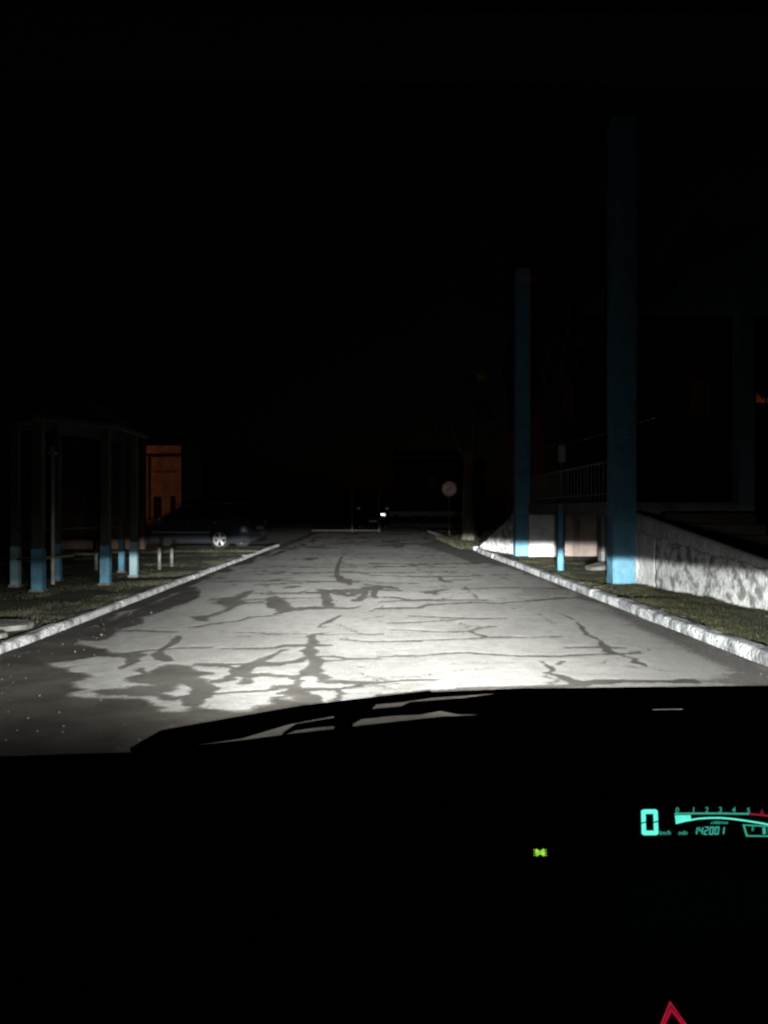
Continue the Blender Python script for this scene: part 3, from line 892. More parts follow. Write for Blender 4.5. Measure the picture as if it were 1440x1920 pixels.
# near side wall: smooth plaster by the pillar, then flaking rubble, and the set-back parapet above it
reloc(rough_wall('side_wall', (3.97, 12.62), (4.10, 11.5), .98, .80, .30, M['washb'], porch, .010, 24, 16, 3.1))
reloc(rough_wall('side_wall', (4.104, 11.497), (4.88, 5.2), .80, .16, .32, M['wash'], porch, .009, 170, 30, 5.7, crumble=.05))
reloc(rough_wall('parapet', (4.02, 12.7), (4.86, 5.9), 1.22, .10, .20, M['washb'], porch, .006, 60, 14, 8.3, zb=.02))
# far side wall
reloc(rough_wall('side_wall', (3.12, 23.1), (3.80, 20.12), .16, 1.34, .30, M['wash'], porch, .03, 40, 16, 11.0))
# wall under the slab
reloc(rough_wall('under_wall', (3.86, 19.5), (4.50, 19.4), 1.10, 1.10, .22, M['washb'], porch, .012, 20, 14, 13.0))
reloc(rough_wall('under_wall', (4.78, 19.62), (5.75, 19.55), 1.10, 1.10, .22, M['pink'], porch, .012, 20, 14, 14.0))
pp('landing_slab', MB().box(3.98, 6.0, 12.75, 20.4, 1.12, 1.33), M['conc'], bevel=.015)
pp('slab_edge', MB().box(3.90, 3.977, 12.9, 20.3, 1.16, 1.35), M['conc'], bevel=.012)
pp('pier', MB().box(4.60, 4.84, 15.9, 16.15, .0, 1.117), M['conc'], bevel=.015)
pp('pier', MB().box(5.5, 5.74, 13.6, 13.85, .0, 1.117), M['conc'], bevel=.015)
for k in range(7):      # steps going down behind the near side wall
    pp('step', MB().box(4.5 + .06 * k, 5.9, 12.45 - .3 * k - .3, 12.45 - .3 * k - .003, -.02, 1.16 - .165 * k), M['facade'], bevel=.01)
for k in range(7):
    pp('step', MB().box(4.1, 5.9, 20.42 + .3 * k, 20.417 + .3 * k + .3, -.02, 1.16 - .165 * k), M['facade'], bevel=.01)
rail = pp('railing', MB().tube([(4.0, 12.95, 2.03), (4.0, 20.2, 2.03)], .022, 8).tube([(4.0, 12.95, 1.48), (4.0, 20.2, 1.48)], .014, 8), M['galv'], True)
bal = MB().tube([(0, 0, 1.335), (0, 0, 2.01)], .010, 6).mesh('baluster', M['galv'])
for k in range(30):
    y = 13.0 + k * .245
    link('baluster', bal, rail, (4.0 - 3.8, y - 16.5, -.05))
# broken slab of concrete lying under the porch
mb = MB().prism([(-.32, -.14), (-.1, -.2), (.24, -.15), (.33, .05), (.1, .2), (-.25, .12)], 'z', 0, .09)
o = mb.build('concrete_lump', M['conc'], None, bevel=.02)
o.location = (4.36, 15.2, .08)
o.rotation_euler = (.08, -.12, .4)
tag(o, 'broken lump of concrete lying on the grass under the porch', 'rubble')


def square_pillar(name, x, y, w, h, label, zb=.02):
    e = empty(name, (x, y, zb))
    MB().box(-w / 2, w / 2, -w / 2, w / 2, 0, h).build('shaft', M['blue'], e, bevel=.02)
    MB().box(-w / 2 - .012, w / 2 + .012, -w / 2 - .012, w / 2 + .012, 0, .05).build('footing', M['conc'], e, bevel=.01)
    return tag(e, label, 'pillar', 'tall blue pillars of the portico')


square_pillar('pillar', 3.875, 12.32, .36, 7.2, 'nearest tall square pale blue pillar beside the white wall')
square_pillar('pillar', 3.775, 20.0, .36, 7.2, 'farther tall square pale blue pillar at the far end of the porch')
e = empty('post', (3.565, 15.0, .03))
MB().tube([(0, 0, 0), (0, 0, 1.26)], .062, 12).build('shaft', M['blue'], e, True)
MB().tube([(0, 0, 1.26), (0, 0, 1.29)], [.07, .05], 12).build('cap', M['blue2'], e, True)
tag(e, 'short thin pale blue post between the two tall pillars', 'post')

# slim third pillar standing farther right
e = empty('pillar', (6.02, 12.85, .02))
MB().box(-.13, .13, -.13, .13, 0, 4.9).build('shaft', M['blue2'], e, bevel=.015)
MB().box(-.17, .17, -.17, .17, 4.9, 5.0).build('capital', M['blue2'], e, bevel=.01)
tag(e, 'slim dim blue pillar at the right edge behind the white wall', 'pillar')

# the hall behind, its front turned to the road
hall = tag(empty('hall', (12.0, 30, 0)), 'dark two storey hall with a few dim red lit windows behind the pillars', 'building')
hinv = Matrix.Translation((-12.0, -30, 0))


def hp(name, mb, material, parent=None, bevel=0.0):
    me = mb.mesh(name, material, False, bevel)
    me.transform(hinv)
    return link(name, me, parent or hall)


HY = 30.0
hp('wall', MB().box(6.6, 19, HY, HY + 9, 0, 7.6), M['facade'])
hp('cornice', MB().box(6.5, 19.1, HY - .15, HY - .003, 7.3, 7.7), M['conc'], bevel=.02)
hp('roof', MB().prism([(HY - .3, 7.705), (HY + 9.3, 7.705), (HY + 4.5, 9.6)], 'x', 6.3, 19.3), M['roof'])
hp('plinth', MB().box(6.6, 19, HY - .06, HY - .003, 0, .9), M['conc'])
hp('downpipe', MB().tube([(9.0, HY - .1, .3), (9.0, HY - .1, 7.2)], .05, 8), M['ivory'])
for (z0, z1) in ((1.7, 3.6), (4.7, 6.5)):
    for x in (7.4, 10.4, 12.6, 14.9, 17.2):
        w = hp('window', MB().box(x - .62, x + .62, HY - .03, HY - .004, z0, z1), M['win_glass'])
        fr = MB()
        for (a, b, c, d) in ((x - .68, x - .62, z0 - .06, z1 + .06), (x + .62, x + .68, z0 - .06, z1 + .06), (x - .03, x + .03, z0, z1)):
            fr.box(a, b, HY - .055, HY - .005, c, d)
        fr.box(x - .62, x + .62, HY - .055, HY - .005, z1, z1 + .06).box(x - .62, x + .62, HY - .055, HY - .005, z0 - .06, z0)
        hp('window_frame', fr, M['frame'], w)
        hp('sill', MB().box(x - .72, x + .72, HY - .13, HY - .004, z0 - .12, z0 - .063), M['conc'], w)
        if z0 > 4:      # curtains with a lamp on behind them
            if x == 14.9:
                hp('lit_curtain', MB().prism([(14.52, 5.28), (14.55, 5.62), (14.75, 5.42), (15.1, 5.46), (15.1, 5.24)], 'y', HY - .037, HY - .031), M['window_glow'], w)
            elif x in (7.4, 12.6):
                hp('lit_curtain', MB().box(x - .6, x + .2, HY - .037, HY - .031, z0 + .1, z1 - .3), M['window_faint'], w)
# meter box and cable on the wall
e = tag(empty('meter_box', (4.56, 19.1, 1.33)), 'small pale meter box on a pole on the porch between the pillars', 'meter box')
MB().tube([(0, .06, 0), (0, .06, 1.6)], .03, 8).build('pole', M['galv'], e, True)
bx_ = MB().box(-.085, .085, -.07, .028, 1.03, 1.42).build('case', M['ivory'], e, bevel=.012)
MB().box(-.068, .068, -.084, -.0705, 1.06, 1.39).build('door', M['ivory'], bx_, bevel=.004)
pts = [Vector((4.3, 22.3, 2.92)).lerp(Vector((4.35, 12.2, 2.62)), t / 12) - Vector((0, 0, .10 * math.sin(math.pi * t / 12))) for t in range(13)]
tag(MB().tube(pts, .011, 6).build('cable', M['galv'], None, True), 'thin slack cable strung behind the two blue pillars', 'cable')

# fallen leaves and scraps of paper on the verge and kerb
mb = MB()
for k in range(70):
    y = rng.uniform(4.6, 12.4)
    if rng.random() < .5:
        x, z = KERB_R + rng.uniform(.01, .3), .115
    elif rng.random() < .6:
        x, z = KERB_R + .2 + rng.random() * (wall_line(y) - KERB_R - .25), .12
    else:
        x, z = KERB_L - rng.uniform(.0, .9), .085
    r_ = rng.uniform(.012, .035)
    a = rng.uniform(0, 6.28)
    c, s_ = math.cos(a), math.sin(a)
    tl_ = rng.uniform(-.4, .6)
    pts = [(-1, 0, 0), (-.3, .45, .2), (.5, .4, .1), (1, 0, tl_), (.4, -.45, .2), (-.4, -.4, .1)]
    mb.add([(x + r_ * (p[0] * c - p[1] * s_), y + r_ * (p[0] * s_ + p[1] * c), z + r_ * p[2]) for p in pts], [(0, 1, 2, 3), (0, 3, 4, 5)])
tag(mb.build('leaf_litter', M['litter']), 'pale fallen leaves and scraps scattered on the kerb and grass', 'leaves', None, 'stuff')

# ================================================================== LEFT SIDE: GAZEBO, WALLS, LAMP
GZ = [(-4.70, 11.38), (-4.09, 12.40), (-4.09, 13.87), (-4.62, 14.9), (-5.11, 13.10), (-5.35, 12.13)]
GC = (-4.90, 12.95)
gaz = tag(empty('gazebo', (*GC, .05)), 'slender open gazebo with pale blue footed posts on the left lawn', 'gazebo')
for k, (x, y) in enumerate(GZ):
    x, y = x - GC[0], y - GC[1]
    r_ = (.078, .072, .064, .05, .062, .062)[k]
    f_ = M['blue2'] if k in (2, 5) else M['blue']
    p = MB().box(x - r_ + .006, x + r_ - .006, y - r_ + .006, y + r_ - .006, .0, 2.42).build('post', M['drab'], gaz, bevel=.01)
    MB().box(x - r_, x + r_, y - r_, y + r_, .001, .62).build('painted_foot', f_, p, bevel=.012)
    MB().box(x - r_ - .02, x + r_ + .02, y - r_ - .02, y + r_ + .02, 0, .04).build('base_plate', M['galv'], p, bevel=.006)
apex = Vector((0.02, .05, 3.16))
eav = [Vector(((x - GC[0]) * 1.22, (y - GC[1]) * 1.18, 2.44)) for x, y in GZ]
for k in range(6):
    a, b = eav[k], eav[(k + 1) % 6]
    t = Vector((0, 0, .03))
    MB().add([a, b, apex, a + t, b + t, apex + t], [(2, 1, 0), (3, 4, 5), (0, 1, 4, 3), (1, 2, 5, 4), (2, 0, 3, 5)]).build('roof_panel', M['roof'], gaz)
    MB().tube([a - Vector((0, 0, .03)), apex - Vector((0, 0, .03))], .022, 6).build('rafter', M['rust'], gaz)
    MB().tube([a - Vector((0, 0, .02)), b - Vector((0, 0, .02))], .025, 6).build('eaves_beam', M['rust'], gaz)
for k in (4, 5, 3, 2):
    (x0, y0), (x1, y1) = GZ[k], GZ[(k + 1) % 6]
    for z in (.42, .85):
        MB().tube([(x0 - GC[0], y0 - GC[1], z), (x1 - GC[0], y1 - GC[1], z)], .016, 6).build('rail', M['galv'], gaz)
    MB().box(-.16, .16, -.5, .5, .40, .44).build('bench_seat', M['pipe'], gaz).matrix_local = Matrix.Translation(((x0 + x1) / 2 - GC[0] + .12, (y0 + y1) / 2 - GC[1], 0)) @ Matrix.Rotation(math.atan2(y1 - y0, x1 - x0) - math.pi / 2, 4, 'Z') if k in (4, 3) else Matrix.Scale(.001, 4)
for o in [c for c in gaz.children if c.name.startswith('bench_seat') and c.matrix_local.to_scale()[0] < .01]:
    bpy.data.objects.remove(o)

# thin pale posts of a low barrier beyond the gazebo
for k, (x, y, h, lab) in enumerate([(-4.15, 15.75, .42, 'left of two thin pale posts just right of the gazebo'), (-4.12, 16.6, .36, 'right of two thin pale posts just right of the gazebo'),
                                    (-5.33, 15.6, .40, 'thin pale post standing behind the gazebo')]):
    e = empty('barrier_post', (x, y, .04))
    MB().tube([(0, 0, 0), (0, 0, h)], .035, 10).build('shaft', M['galv'], e, True)
    MB().tube([(0, 0, h), (0, 0, h + .015)], [.035, .02], 10).build('cap', M['galv'], e, True)
    tag(e, lab, 'post', 'thin posts beyond the gazebo')

# pole with a fitting on it
e = empty('lamp_post', (-4.96, 12.55, .05))
MB().tube([(0, 0, 0), (0, 0, 2.15)], .03, 10).build('pole', M['ivory'], e, True)
MB().box(-.05, .05, -.06, .05, 2.02, 2.06).build('bracket', M['steel'], e)
tag(e, 'thin grey pole inside the gazebo with a small metal bracket', 'post')

# long brown wall, and the ochre outbuilding lit by a street lamp behind it
bw = tag(empty('boundary_wall', (-9.7, 24.2, 0)), 'long low brown wall behind the gazebo', 'wall')
MB().box(-6.0, 2.9, -.12, .12, 0, 3.15).build('panel', M['wallred'], bw)
MB().box(-6.05, 2.95, -.17, .17, 3.153, 3.27).build('coping', M['conc'], bw, bevel=.01)
for k in range(5):
    MB().box(-5.4 + 2 * k - .16, -5.4 + 2 * k + .16, -.2, -.123, 0, 3.15).build('buttress', M['wallred'], bw)
ob = tag(empty('outbuilding', (-8.0, 30, 0)), 'small flat roofed ochre outbuilding glowing orange in lamp light', 'building')
MB().box(-2.2, .92, 0, 4, 0, 3.25).build('wall', M['ochre'], ob)
MB().box(-2.25, .97, -.06, 4.05, 3.253, 3.33).build('string_course', M['dark'], ob)
MB().box(-2.2, .90, 0, 4, 3.333, 3.62).build('parapet', M['ochre'], ob)
MB().box(.78, .922, -.05, -.003, 0, 3.24).build('corner_pilaster', M['ochre'], ob, bevel=.01)
MB().box(-.42, -.30, -.05, -.003, 0, 3.24).build('corner_pilaster', M['ochre'], ob, bevel=.01)
for x0, x1, z0, z1 in ((-.12, .14, .9, 1.72), (.5, .66, 1.0, 1.75)):
    w = MB().box(x0, x1, -.02, -.004, z0, z1).build('window', M['dark'], ob)
    MB().box(x0 - .03, x1 + .03, -.05, -.004, z0 - .07, z0 - .004).build('sill', M['conc'], w)
MB().box(-.25, .78, -.022, -.006, 2.64, 2.70).build('ledge', M['conc'], ob)

sl = tag(empty('street_lamp', (-16.2, 26.4, 0)), 'sodium street lamp on a tall grey pole out on the left', 'street lamp')
MB().tube([(0, 0, 0), (0, 0, 6.2), (.2, 0, 6.5), (1.2, 0.1, 6.62)], [.09, .07, .05, .045], 10).build('pole', M['galv'], sl, True)
hd = MB().box(1.0, 1.65, -.05, .25, 6.54, 6.70, top=(.05, .05, .04, .04)).build('lamp_head', M['galv'], sl, bevel=.02)
MB().box(1.12, 1.55, .0, .2, 6.52, 6.537).build('lamp_glass', M['sodium'], hd)
ld = bpy.data.lights.new('sodium_light', 'SPOT')
ld.energy = 620
ld.color = (1.0, .30, .085)
ld.spot_size = R(70)
ld.spot_blend = .6
ld.shadow_soft_size = .12
lo = bpy.data.objects.new('sodium_light', ld)
col.objects.link(lo)
lo.location = (-16.2 + 1.33, 26.5, 6.48)
lo.rotation_euler = (Vector((-7.6, 30, 1.9)) - lo.location).to_track_quat('-Z', 'Y').to_euler()

# ================================================================== CARS


def wheel(parent, x, y, r, side, spokes=5):
    """tyre with an alloy rim; side is the x direction the face looks to"""
    t = MB()
    n = 28
    prof = [(-.09, r * .66), (-.10, r * .9), (-.07, r), (.07, r), (.10, r * .9), (.09, r * .66)]
    vs = [(q[0], q[1] * math.cos(2 * math.pi * k / n), q[1] * math.sin(2 * math.pi * k / n)) for k in range(n) for q in prof]
    fs = [(k * 6 + a, k * 6 + a + 1, ((k + 1) % n) * 6 + a + 1, ((k + 1) % n) * 6 + a) for k in range(n) for a in range(5)]
    w = t.add(vs, fs).build('wheel', M['tyre'], parent, True)
    w.location = (x, y, r)
    rim = MB()
    f = .075 * side
    prof = [(f * .1, r * .60), (f * 1.25, r * .64), (f * 1.25, r * .68), (f * .2, r * .69)]
    vs = [(q[0], q[1] * math.cos(2 * math.pi * k / n), q[1] * math.sin(2 * math.pi * k / n)) for k in range(n) for q in prof]
    fs = [(k * 4 + a, k * 4 + a + 1, ((k + 1) % n) * 4 + a + 1, ((k + 1) % n) * 4 + a) for k in range(n) for a in range(3)]
    rim.add(vs, fs)
    for k in range(spokes):
        a = 2 * math.pi * k / spokes + .3
        for da in (-.16, .16):
            c, s_ = math.cos(a + da * .5), math.sin(a + da * .5)
            c2, s2 = math.cos(a + da), math.sin(a + da)
            rim.tube([(f * 1.0, r * .08 * c, r * .08 * s_), (f * 1.1, r * .64 * c2, r * .64 * s2)], [.026, .02], 6)
    rim.tube([(0, 0, 0), (f * 1.15, 0, 0)], r * .16, 12)
    rim.build('rim', M['alloy'], w)
    return w


def make_car(name, paint, loc, rz, label, kind='sedan', rails=False, sz=1.0, one_glint=False):
    e = tag(empty(name, loc, rz), label, 'car', None)
    # stations along y (front at +): y, bottom, belt height, roof height, half widths low/belt/roof
    if kind == 'sedan':
        st = [(2.28, .42, .58, .60, .58, .52, .40), (2.20, .22, .66, .69, .74, .68, .55), (1.95, .18, .74, .78, .84, .78, .66), (1.2, .18, .86, .90, .875, .83, .72),
              (.86, .18, .90, .95, .88, .85, .74), (.1, .18, .92, 1.36, .88, .86, .60), (-.35, .18, .93, 1.43, .88, .86, .60), (-1.0, .18, .94, 1.40, .88, .86, .59),
              (-1.72, .18, .96, 1.06, .88, .85, .66), (-1.95, .2, .97, 1.00, .86, .82, .68), (-2.22, .26, .93, .95, .80, .75, .62), (-2.30, .42, .72, .75, .70, .64, .52)]
    else:
        st = [(2.28, .45, .66, .70, .62, .58, .44), (2.20, .26, .80, .84, .80, .74, .60), (1.95, .22, .90, .95, .88, .82, .70), (1.25, .22, .99, 1.05, .90, .86, .74),
              (.95, .22, 1.02, 1.10, .90, .87, .76), (.35, .22, 1.05, 1.62, .90, .88, .64), (-.3, .22, 1.06, 1.70, .90, .88, .64), (-1.5, .22, 1.07, 1.68, .90, .88, .63),
              (-2.05, .24, 1.08, 1.55, .88, .85, .60), (-2.22, .3, 1.05, 1.15, .84, .80, .66), (-2.30, .45, .85, .88, .74, .68, .56)]
    vs, fs = [], []
    P = []
    for (y, zl, zb, zt, wl, wb, wt) in st:
        half = [(0, zl), (wl * .9, zl), (wl, zl + .12 * min(1, (zb - zl) * 3)), (wl * 1.0, zl + (zb - zl) * .62), (wb, zb), (wt + (wb - wt) * .12, zb + (zt - zb) * .86), (wt * .82, zt), (0, zt + .015)]
        ring = half + [(-a, b) for a, b in reversed(half[1:-1])]
        P.append([(a, y, b * sz) for a, b in ring])
        vs += P[-1]
    n = len(P[0])
    for i in range(len(P) - 1):
        for k in range(n):
            fs.append((i * n + k, i * n + (k + 1) % n, (i + 1) * n + (k + 1) % n, (i + 1) * n + k))
    fs.append(tuple(range(n)))
    fs.append(tuple(reversed(range((len(P) - 1) * n, len(P) * n))))
    MB().add(vs, fs).build('body', paint, e, True)

    def q(i, k, t=0.0, i2=None):
        a = Vector(P[i][k])
        return a if i2 is None else a.lerp(Vector(P[i2][k]), t)

    def glass(nm, pts, out, inset=.0):
        c = sum(pts, Vector()) / len(pts)
        pts = [c + (p - c) * .93 + out * .012 for p in pts]
        back = [p - out * .006 for p in pts]
        m_ = len(pts)
        return MB().add(pts + back, [tuple(range(m_)), tuple(reversed(range(m_, 2 * m_)))] + [(a, (a + 1) % m_, m_ + (a + 1) % m_, m_ + a) for a in range(m_)]).build(nm, M['glass'], e)
    wsb, wst, rst, rsb = (4, 5, 7, 8) if kind == 'sedan' else (4, 5, 8, 9)
    mid = 6
    for s in (1, -1):
        lo_, hi_ = (4, 5) if s > 0 else (n - 4, n - 5)
        o_ = Vector((s, 0, .35)).normalized()
        glass('side_window', [q(wsb, lo_, .25, wst), q(mid, lo_), q(mid, hi_), q(wst, hi_)], o_)
        glass('side_window', [q(mid, lo_), q(rst, lo_), q(rst, hi_), q(mid, hi_)], o_)
        glass('side_window', [q(rst, lo_), q(rst, lo_, .75, rsb), q(rst, hi_, .3, rsb), q(rst, hi_)], o_)
        # mirror, handles, sill strip
        x = s * .93
        mi = MB().box(x - .09 if s > 0 else x - .11, x + .11 if s > 0 else x + .09, .62, .76, (.93 if kind == 'sedan' else 1.08) * sz, (1.05 if kind == 'sedan' else 1.22) * sz).build('mirror', paint, e, bevel=.03)
        for y in (-.15, -1.1):
            MB().box(s * .875 - .02, s * .875 + .02, y - .09, y + .09, .80 * sz, .83 * sz).build('door_handle', M['chrome'], e, bevel=.006)
        MB().box(s * .885 - .012, s * .885 + .012, -1.0, .95, .50 * sz, .535 * sz).build('side_strip', M['alloy'], e, bevel=.005)
        MB().box(s * .86 - .01, s * .86 + .014, -1.7, .6, (.945 if kind == 'sedan' else 1.06) * sz, (.957 if kind == 'sedan' else 1.075) * sz).build('window_trim', M['chrome'], e)
        zh = .62 if kind == 'sedan' else .78
        MB().box(s * .62 - .17, s * .62 + .17, 2.08, 2.245, (zh - .06) * sz, (zh + .08) * sz, top=(.02, .02, 0, 0 if one_glint else .05)).build('headlight', M['black_plastic'] if one_glint and s > 0 else M['lens'], e, bevel=.02)  # far car: one upright lens shaped to glint, the other blacked out against glinting
        MB().box(s * .70 - .14, s * .70 + .14, -2.30, -2.14, (.78 if kind == 'sedan' else .85) * sz, (.90 if kind == 'sedan' else 1.05) * sz).build('tail_light', M['lens_red'], e, bevel=.02)
        for y in (1.38, -1.35):
            ar = MB()
            m_ = 16
            r1, r2, r3 = .325, .37, .385
            ar.add([(s * .86, y + rr * math.cos(math.pi * k / m_), .315 + rr * math.sin(math.pi * k / m_)) for k in range(m_ + 1) for rr in (r1, r3)]
                   + [(s * .897, y + rr * math.cos(math.pi * k / m_), .315 + rr * math.sin(math.pi * k / m_)) for k in range(m_ + 1) for rr in (r1, r2)],
                   [(2 * k, 2 * k + 2, 2 * k + 3, 2 * k + 1) for k in range(m_)] + [(34 + 2 * k, 34 + 2 * k + 1, 34 + 2 * k + 3, 34 + 2 * k + 2) for k in range(m_)]
                   + [(2 * k + 1, 2 * k + 3, 34 + 2 * k + 3, 34 + 2 * k + 1) for k in range(m_)])
            ar.build('wheel_arch', M['black_plastic'], e)
            wheel(e, s * .83, y, .315, s)
        if rails:
            MB().tube([(s * .56, .15, 1.47 * sz), (s * .58, -.1, 1.50 * sz), (s * .58, -1.35, 1.49 * sz), (s * .56, -1.55, 1.45 * sz)], .02, 8).build('roof_rail', M['chrome'], e, True)
    o_ = Vector((0, .6, .8)).normalized()
    glass('windscreen', [q(wsb, 5), q(wst, 5), q(wst, n - 5), q(wsb, n - 5)], o_)
    glass('rear_window', [q(rsb, 5), q(rst, 5), q(rst, n - 5), q(rsb, n - 5)], Vector((0, -.6, .8)).normalized())
    MB().box(-.45, .45, 2.235, 2.29, .50 * sz, .62 * sz).build('grille', M['black_plastic'], e, bevel=.01)
    MB().box(-.26, .26, 2.293, 2.305, .36 * sz, .47 * sz).build('number_plate', M['ivory'], e)
    MB().box(-.26, .26, -2.325, -2.308, .60 * sz, .71 * sz).build('number_plate', M['ivory'], e)
    return e


# the dark saloon parked side on beyond the lawn: nose to the left
make_car('parked_car', M['paint_navy'], (-5.75, 25.9, .0), R(90 - 14), 'dark saloon with bright alloy wheels parked side on beyond the left lawn')
make_car('parked_car', M['paint_grey'], (-6.45, 31.6, .0), R(90 + 40), 'grey estate with roof rails parked behind the dark saloon', rails=True)
make_car('parked_car', M['paint_black'], (.12, 53.2, .05), R(180), 'tall black car parked nose on at the far end of the road', kind='suv', sz=1.12, one_glint=True)

# ================================================================== FAR END: SIGN, TREE, GAS PIPE, STAND-IN WALL
sg = tag(empty('road_sign', (3.42, 35.0, .02)), 'round red rimmed road sign on a thin post beside the tree', 'sign')
MB().tube([(0, .03, 0), (0, .03, 2.45)], .028, 10).build('post', M['galv'], sg, True)
ring = [(math.cos(2 * math.pi * k / 40), math.sin(2 * math.pi * k / 40)) for k in range(40)]
pl = MB().prism([(.35 * c, .35 * s_ + 2.13) for c, s_ in ring], 'y', -.012, 0).build('plate', M['sign_red'], sg)
MB().prism([(.285 * c, .285 * s_ + 2.13) for c, s_ in ring], 'y', -.018, -.0125).build('white_disc', M['sign_white'], pl)
MB().add([(-.2, -.0225, 2.05), (.12, -.0225, 2.22), (.17, -.0225, 2.20), (-.12, -.0225, 2.03), (-.2, -.019, 2.05), (.12, -.019, 2.22), (.17, -.019, 2.20), (-.12, -.019, 2.03)],
         [(0, 1, 2, 3), (7, 6, 5, 4), (0, 1, 5, 4), (1, 2, 6, 5), (2, 3, 7, 6), (3, 0, 4, 7)]).build('faded_mark', M['sign_red'], pl)
for z in (1.98, 2.28):
    MB().box(-.05, .05, .002, .06, z - .02, z + .02).build('clamp', M['steel'], sg)


def tree(name, x, y, h, r0, seed, label, leaves, spread):
    rr = random.Random(seed)
    e = tag(empty(name, (x, y, 0)), label, 'tree')
    tips = []
    mb = MB()

    def limb(p, d, L, r_, depth):
        pts, rads = [p], [r_]
        q_ = p.copy()
        dd = d.copy()
        for k in range(5):
            dd = (dd + Vector((rr.uniform(-.16, .16), rr.uniform(-.16, .16), rr.uniform(-.02, .12)))).normalized()
            q_ = q_ + dd * (L / 5)
            pts.append(q_.copy())
            rads.append(r_ * (1 - .55 * (k + 1) / 5))
        mb.tube(pts, rads, 8 if depth < 2 else 5)
        if depth >= 3:
            tips.extend(pts[2:])
            return
        for k in range(rr.randint(3, 4)):
            a = rr.uniform(0, 6.283)
            i = rr.randint(2, 5)
            nd = (dd * .7 + Vector((math.cos(a), math.sin(a), rr.uniform(.0, .5))) * .8).normalized()
            limb(pts[i], nd, L * rr.uniform(.5, .7), rads[i] * .62, depth + 1)
    pts = [Vector((0, 0, -.1)), Vector((.02, 0, .35)), Vector((.0, .03, h * .22)), Vector((.06, .0, h * .45))]
    mb.tube(pts, [r0 * 1.5, r0 * 1.05, r0 * .92, r0 * .78], 14)
    for k in range(4):
        a = k * 1.57 + rr.uniform(-.4, .4)
        limb(pts[-1] - Vector((0, 0, rr.uniform(0, h * .12))), Vector((math.cos(a) * .55, math.sin(a) * .55, .9)).normalized(), h * spread, r0 * .5, 1)
    mb.build('trunk', M['bark'], e, True)
    lf = MB()
    for k in range(leaves):
        c = rr.choice(tips) + Vector((rr.gauss(0, .22), rr.gauss(0, .22), rr.gauss(0, .18)))
        u = Vector((rr.gauss(0, 1), rr.gauss(0, 1), rr.gauss(0, 1))).normalized() * rr.uniform(.04, .09)
        v_ = u.orthogonal().normalized() * rr.uniform(.02, .05)
        lf.add([c - u, c + v_, c + u, c - v_], [(0, 1, 2, 3)])
    cr = lf.build('crown', M['leaf'], e)
    return e


tree('tree', 6.0, 26.2, 13.0, .26, 11, 'large dark bushy tree standing behind the two blue pillars', 26000, .34)
tree('tree', 3.42, 28.3, 7.5, .21, 5, 'dark tree with a bare trunk at the right road edge', 5000, .3)

pipe = tag(empty('gas_pipe', (3.4, 45.5, 0)), 'thin overhead gas pipe crossing above the far end of the road', 'pipe')
MB().tube([(-4.5, 0, 4.22), (4.5, 0, 4.26), (9.5, -.2, 4.3)], .045, 8).build('main', M['pipe'], pipe, True)
for x in (-4.48, -2.95, 4.55, 9.3):
    MB().tube([(x, .0, -.05), (x, .0, 4.18)], .06, 8).build('support', M['galv'], pipe, True)
MB().tube([(4.2, -.05, 4.26), (4.62, -.05, 4.27)], .085, 10).build('flange', M['chrome'], pipe, True)

fw = tag(empty('stand_in_wall', (5, 68, 0)), 'low pale wall added to catch light as the pale far road strip', 'wall')  # added upright so the beam brightens it, in place of the far road
for k in range(4):
    MB().box(-3.5 + 1.75 * k, -3.5 + 1.75 * k + 1.73, -.1, .1, 0, 1.12 + .01 * (k % 2)).build('panel', M['washb'], fw, bevel=.01)
hb = random.Random(3)
lf = MB()
for k in range(5200):
    c = Vector((hb.uniform(-4.4, 4.6), hb.gauss(0, .28), abs(hb.gauss(.35, .2))))
    if c.z > .82:
        c.z = hb.uniform(.1, .8)
    u = Vector((hb.gauss(0, 1), hb.gauss(0, 1), hb.gauss(0, 1))).normalized() * hb.uniform(.05, .11)
    v_ = u.orthogonal().normalized() * hb.uniform(.03, .06)
    lf.add([c - u, c + v_, c + u, c - v_], [(0, 1, 2, 3)])
hg = tag(empty('hedge', (5, 64.5, 0)), 'low dark hedge added to mask the foot of the pale far wall', 'hedge')  # added in front to keep the lower part of the wall dark
lf.build('foliage', M['leaf'], hg)
mb = MB()
for k in range(26):
    x = -4.3 + k * .34
    mb.tube([(x, 0, -.05), (x + hb.uniform(-.1, .1), hb.uniform(-.1, .1), .6)], [.02, .008], 5)
mb.build('stems', M['bark'], hg)
fh = tag(empty('far_house', (8.0, 92, 0)), 'distant dim house with one lit window beyond the sign', 'building')
MB().box(-5, 5, 0, 8, 0, 6.2).build('wall', M['facade'], fh)
MB().prism([(-.4, 6.2), (8.4, 6.2), (4, 8.4)], 'x', -5.3, 5.3).build('roof', M['roof'], fh)
for x in (-3.2, -1.0, 1.2, 3.4):
    for z in (1.2, 4.0):
        w = MB().box(x - .5, x + .5, -.03, -.004, z, z + 1.3).build('window', M['window_faint'] if (x == -1.0 and z == 4.0) else M['win_glass'], fh)
        MB().box(x - .58, x + .58, -.08, -.004, z - .12, z - .005).build('sill', M['conc'], w)

# ================================================================== THE CAR WE SIT IN
van = tag(empty('minivan', (.05, 0, 0)), 'dark cabin of the car with lit digital dash the view looks out of', 'car')
VX0 = .05


def vp(name, mb, material, parent=None, smooth=False, bevel=0.0, rec=True):
    me = mb.mesh(name, material, smooth, bevel)
    me.transform(Matrix.Translation((-VX0, 0, 0)))
    return link(name, me, parent or van)


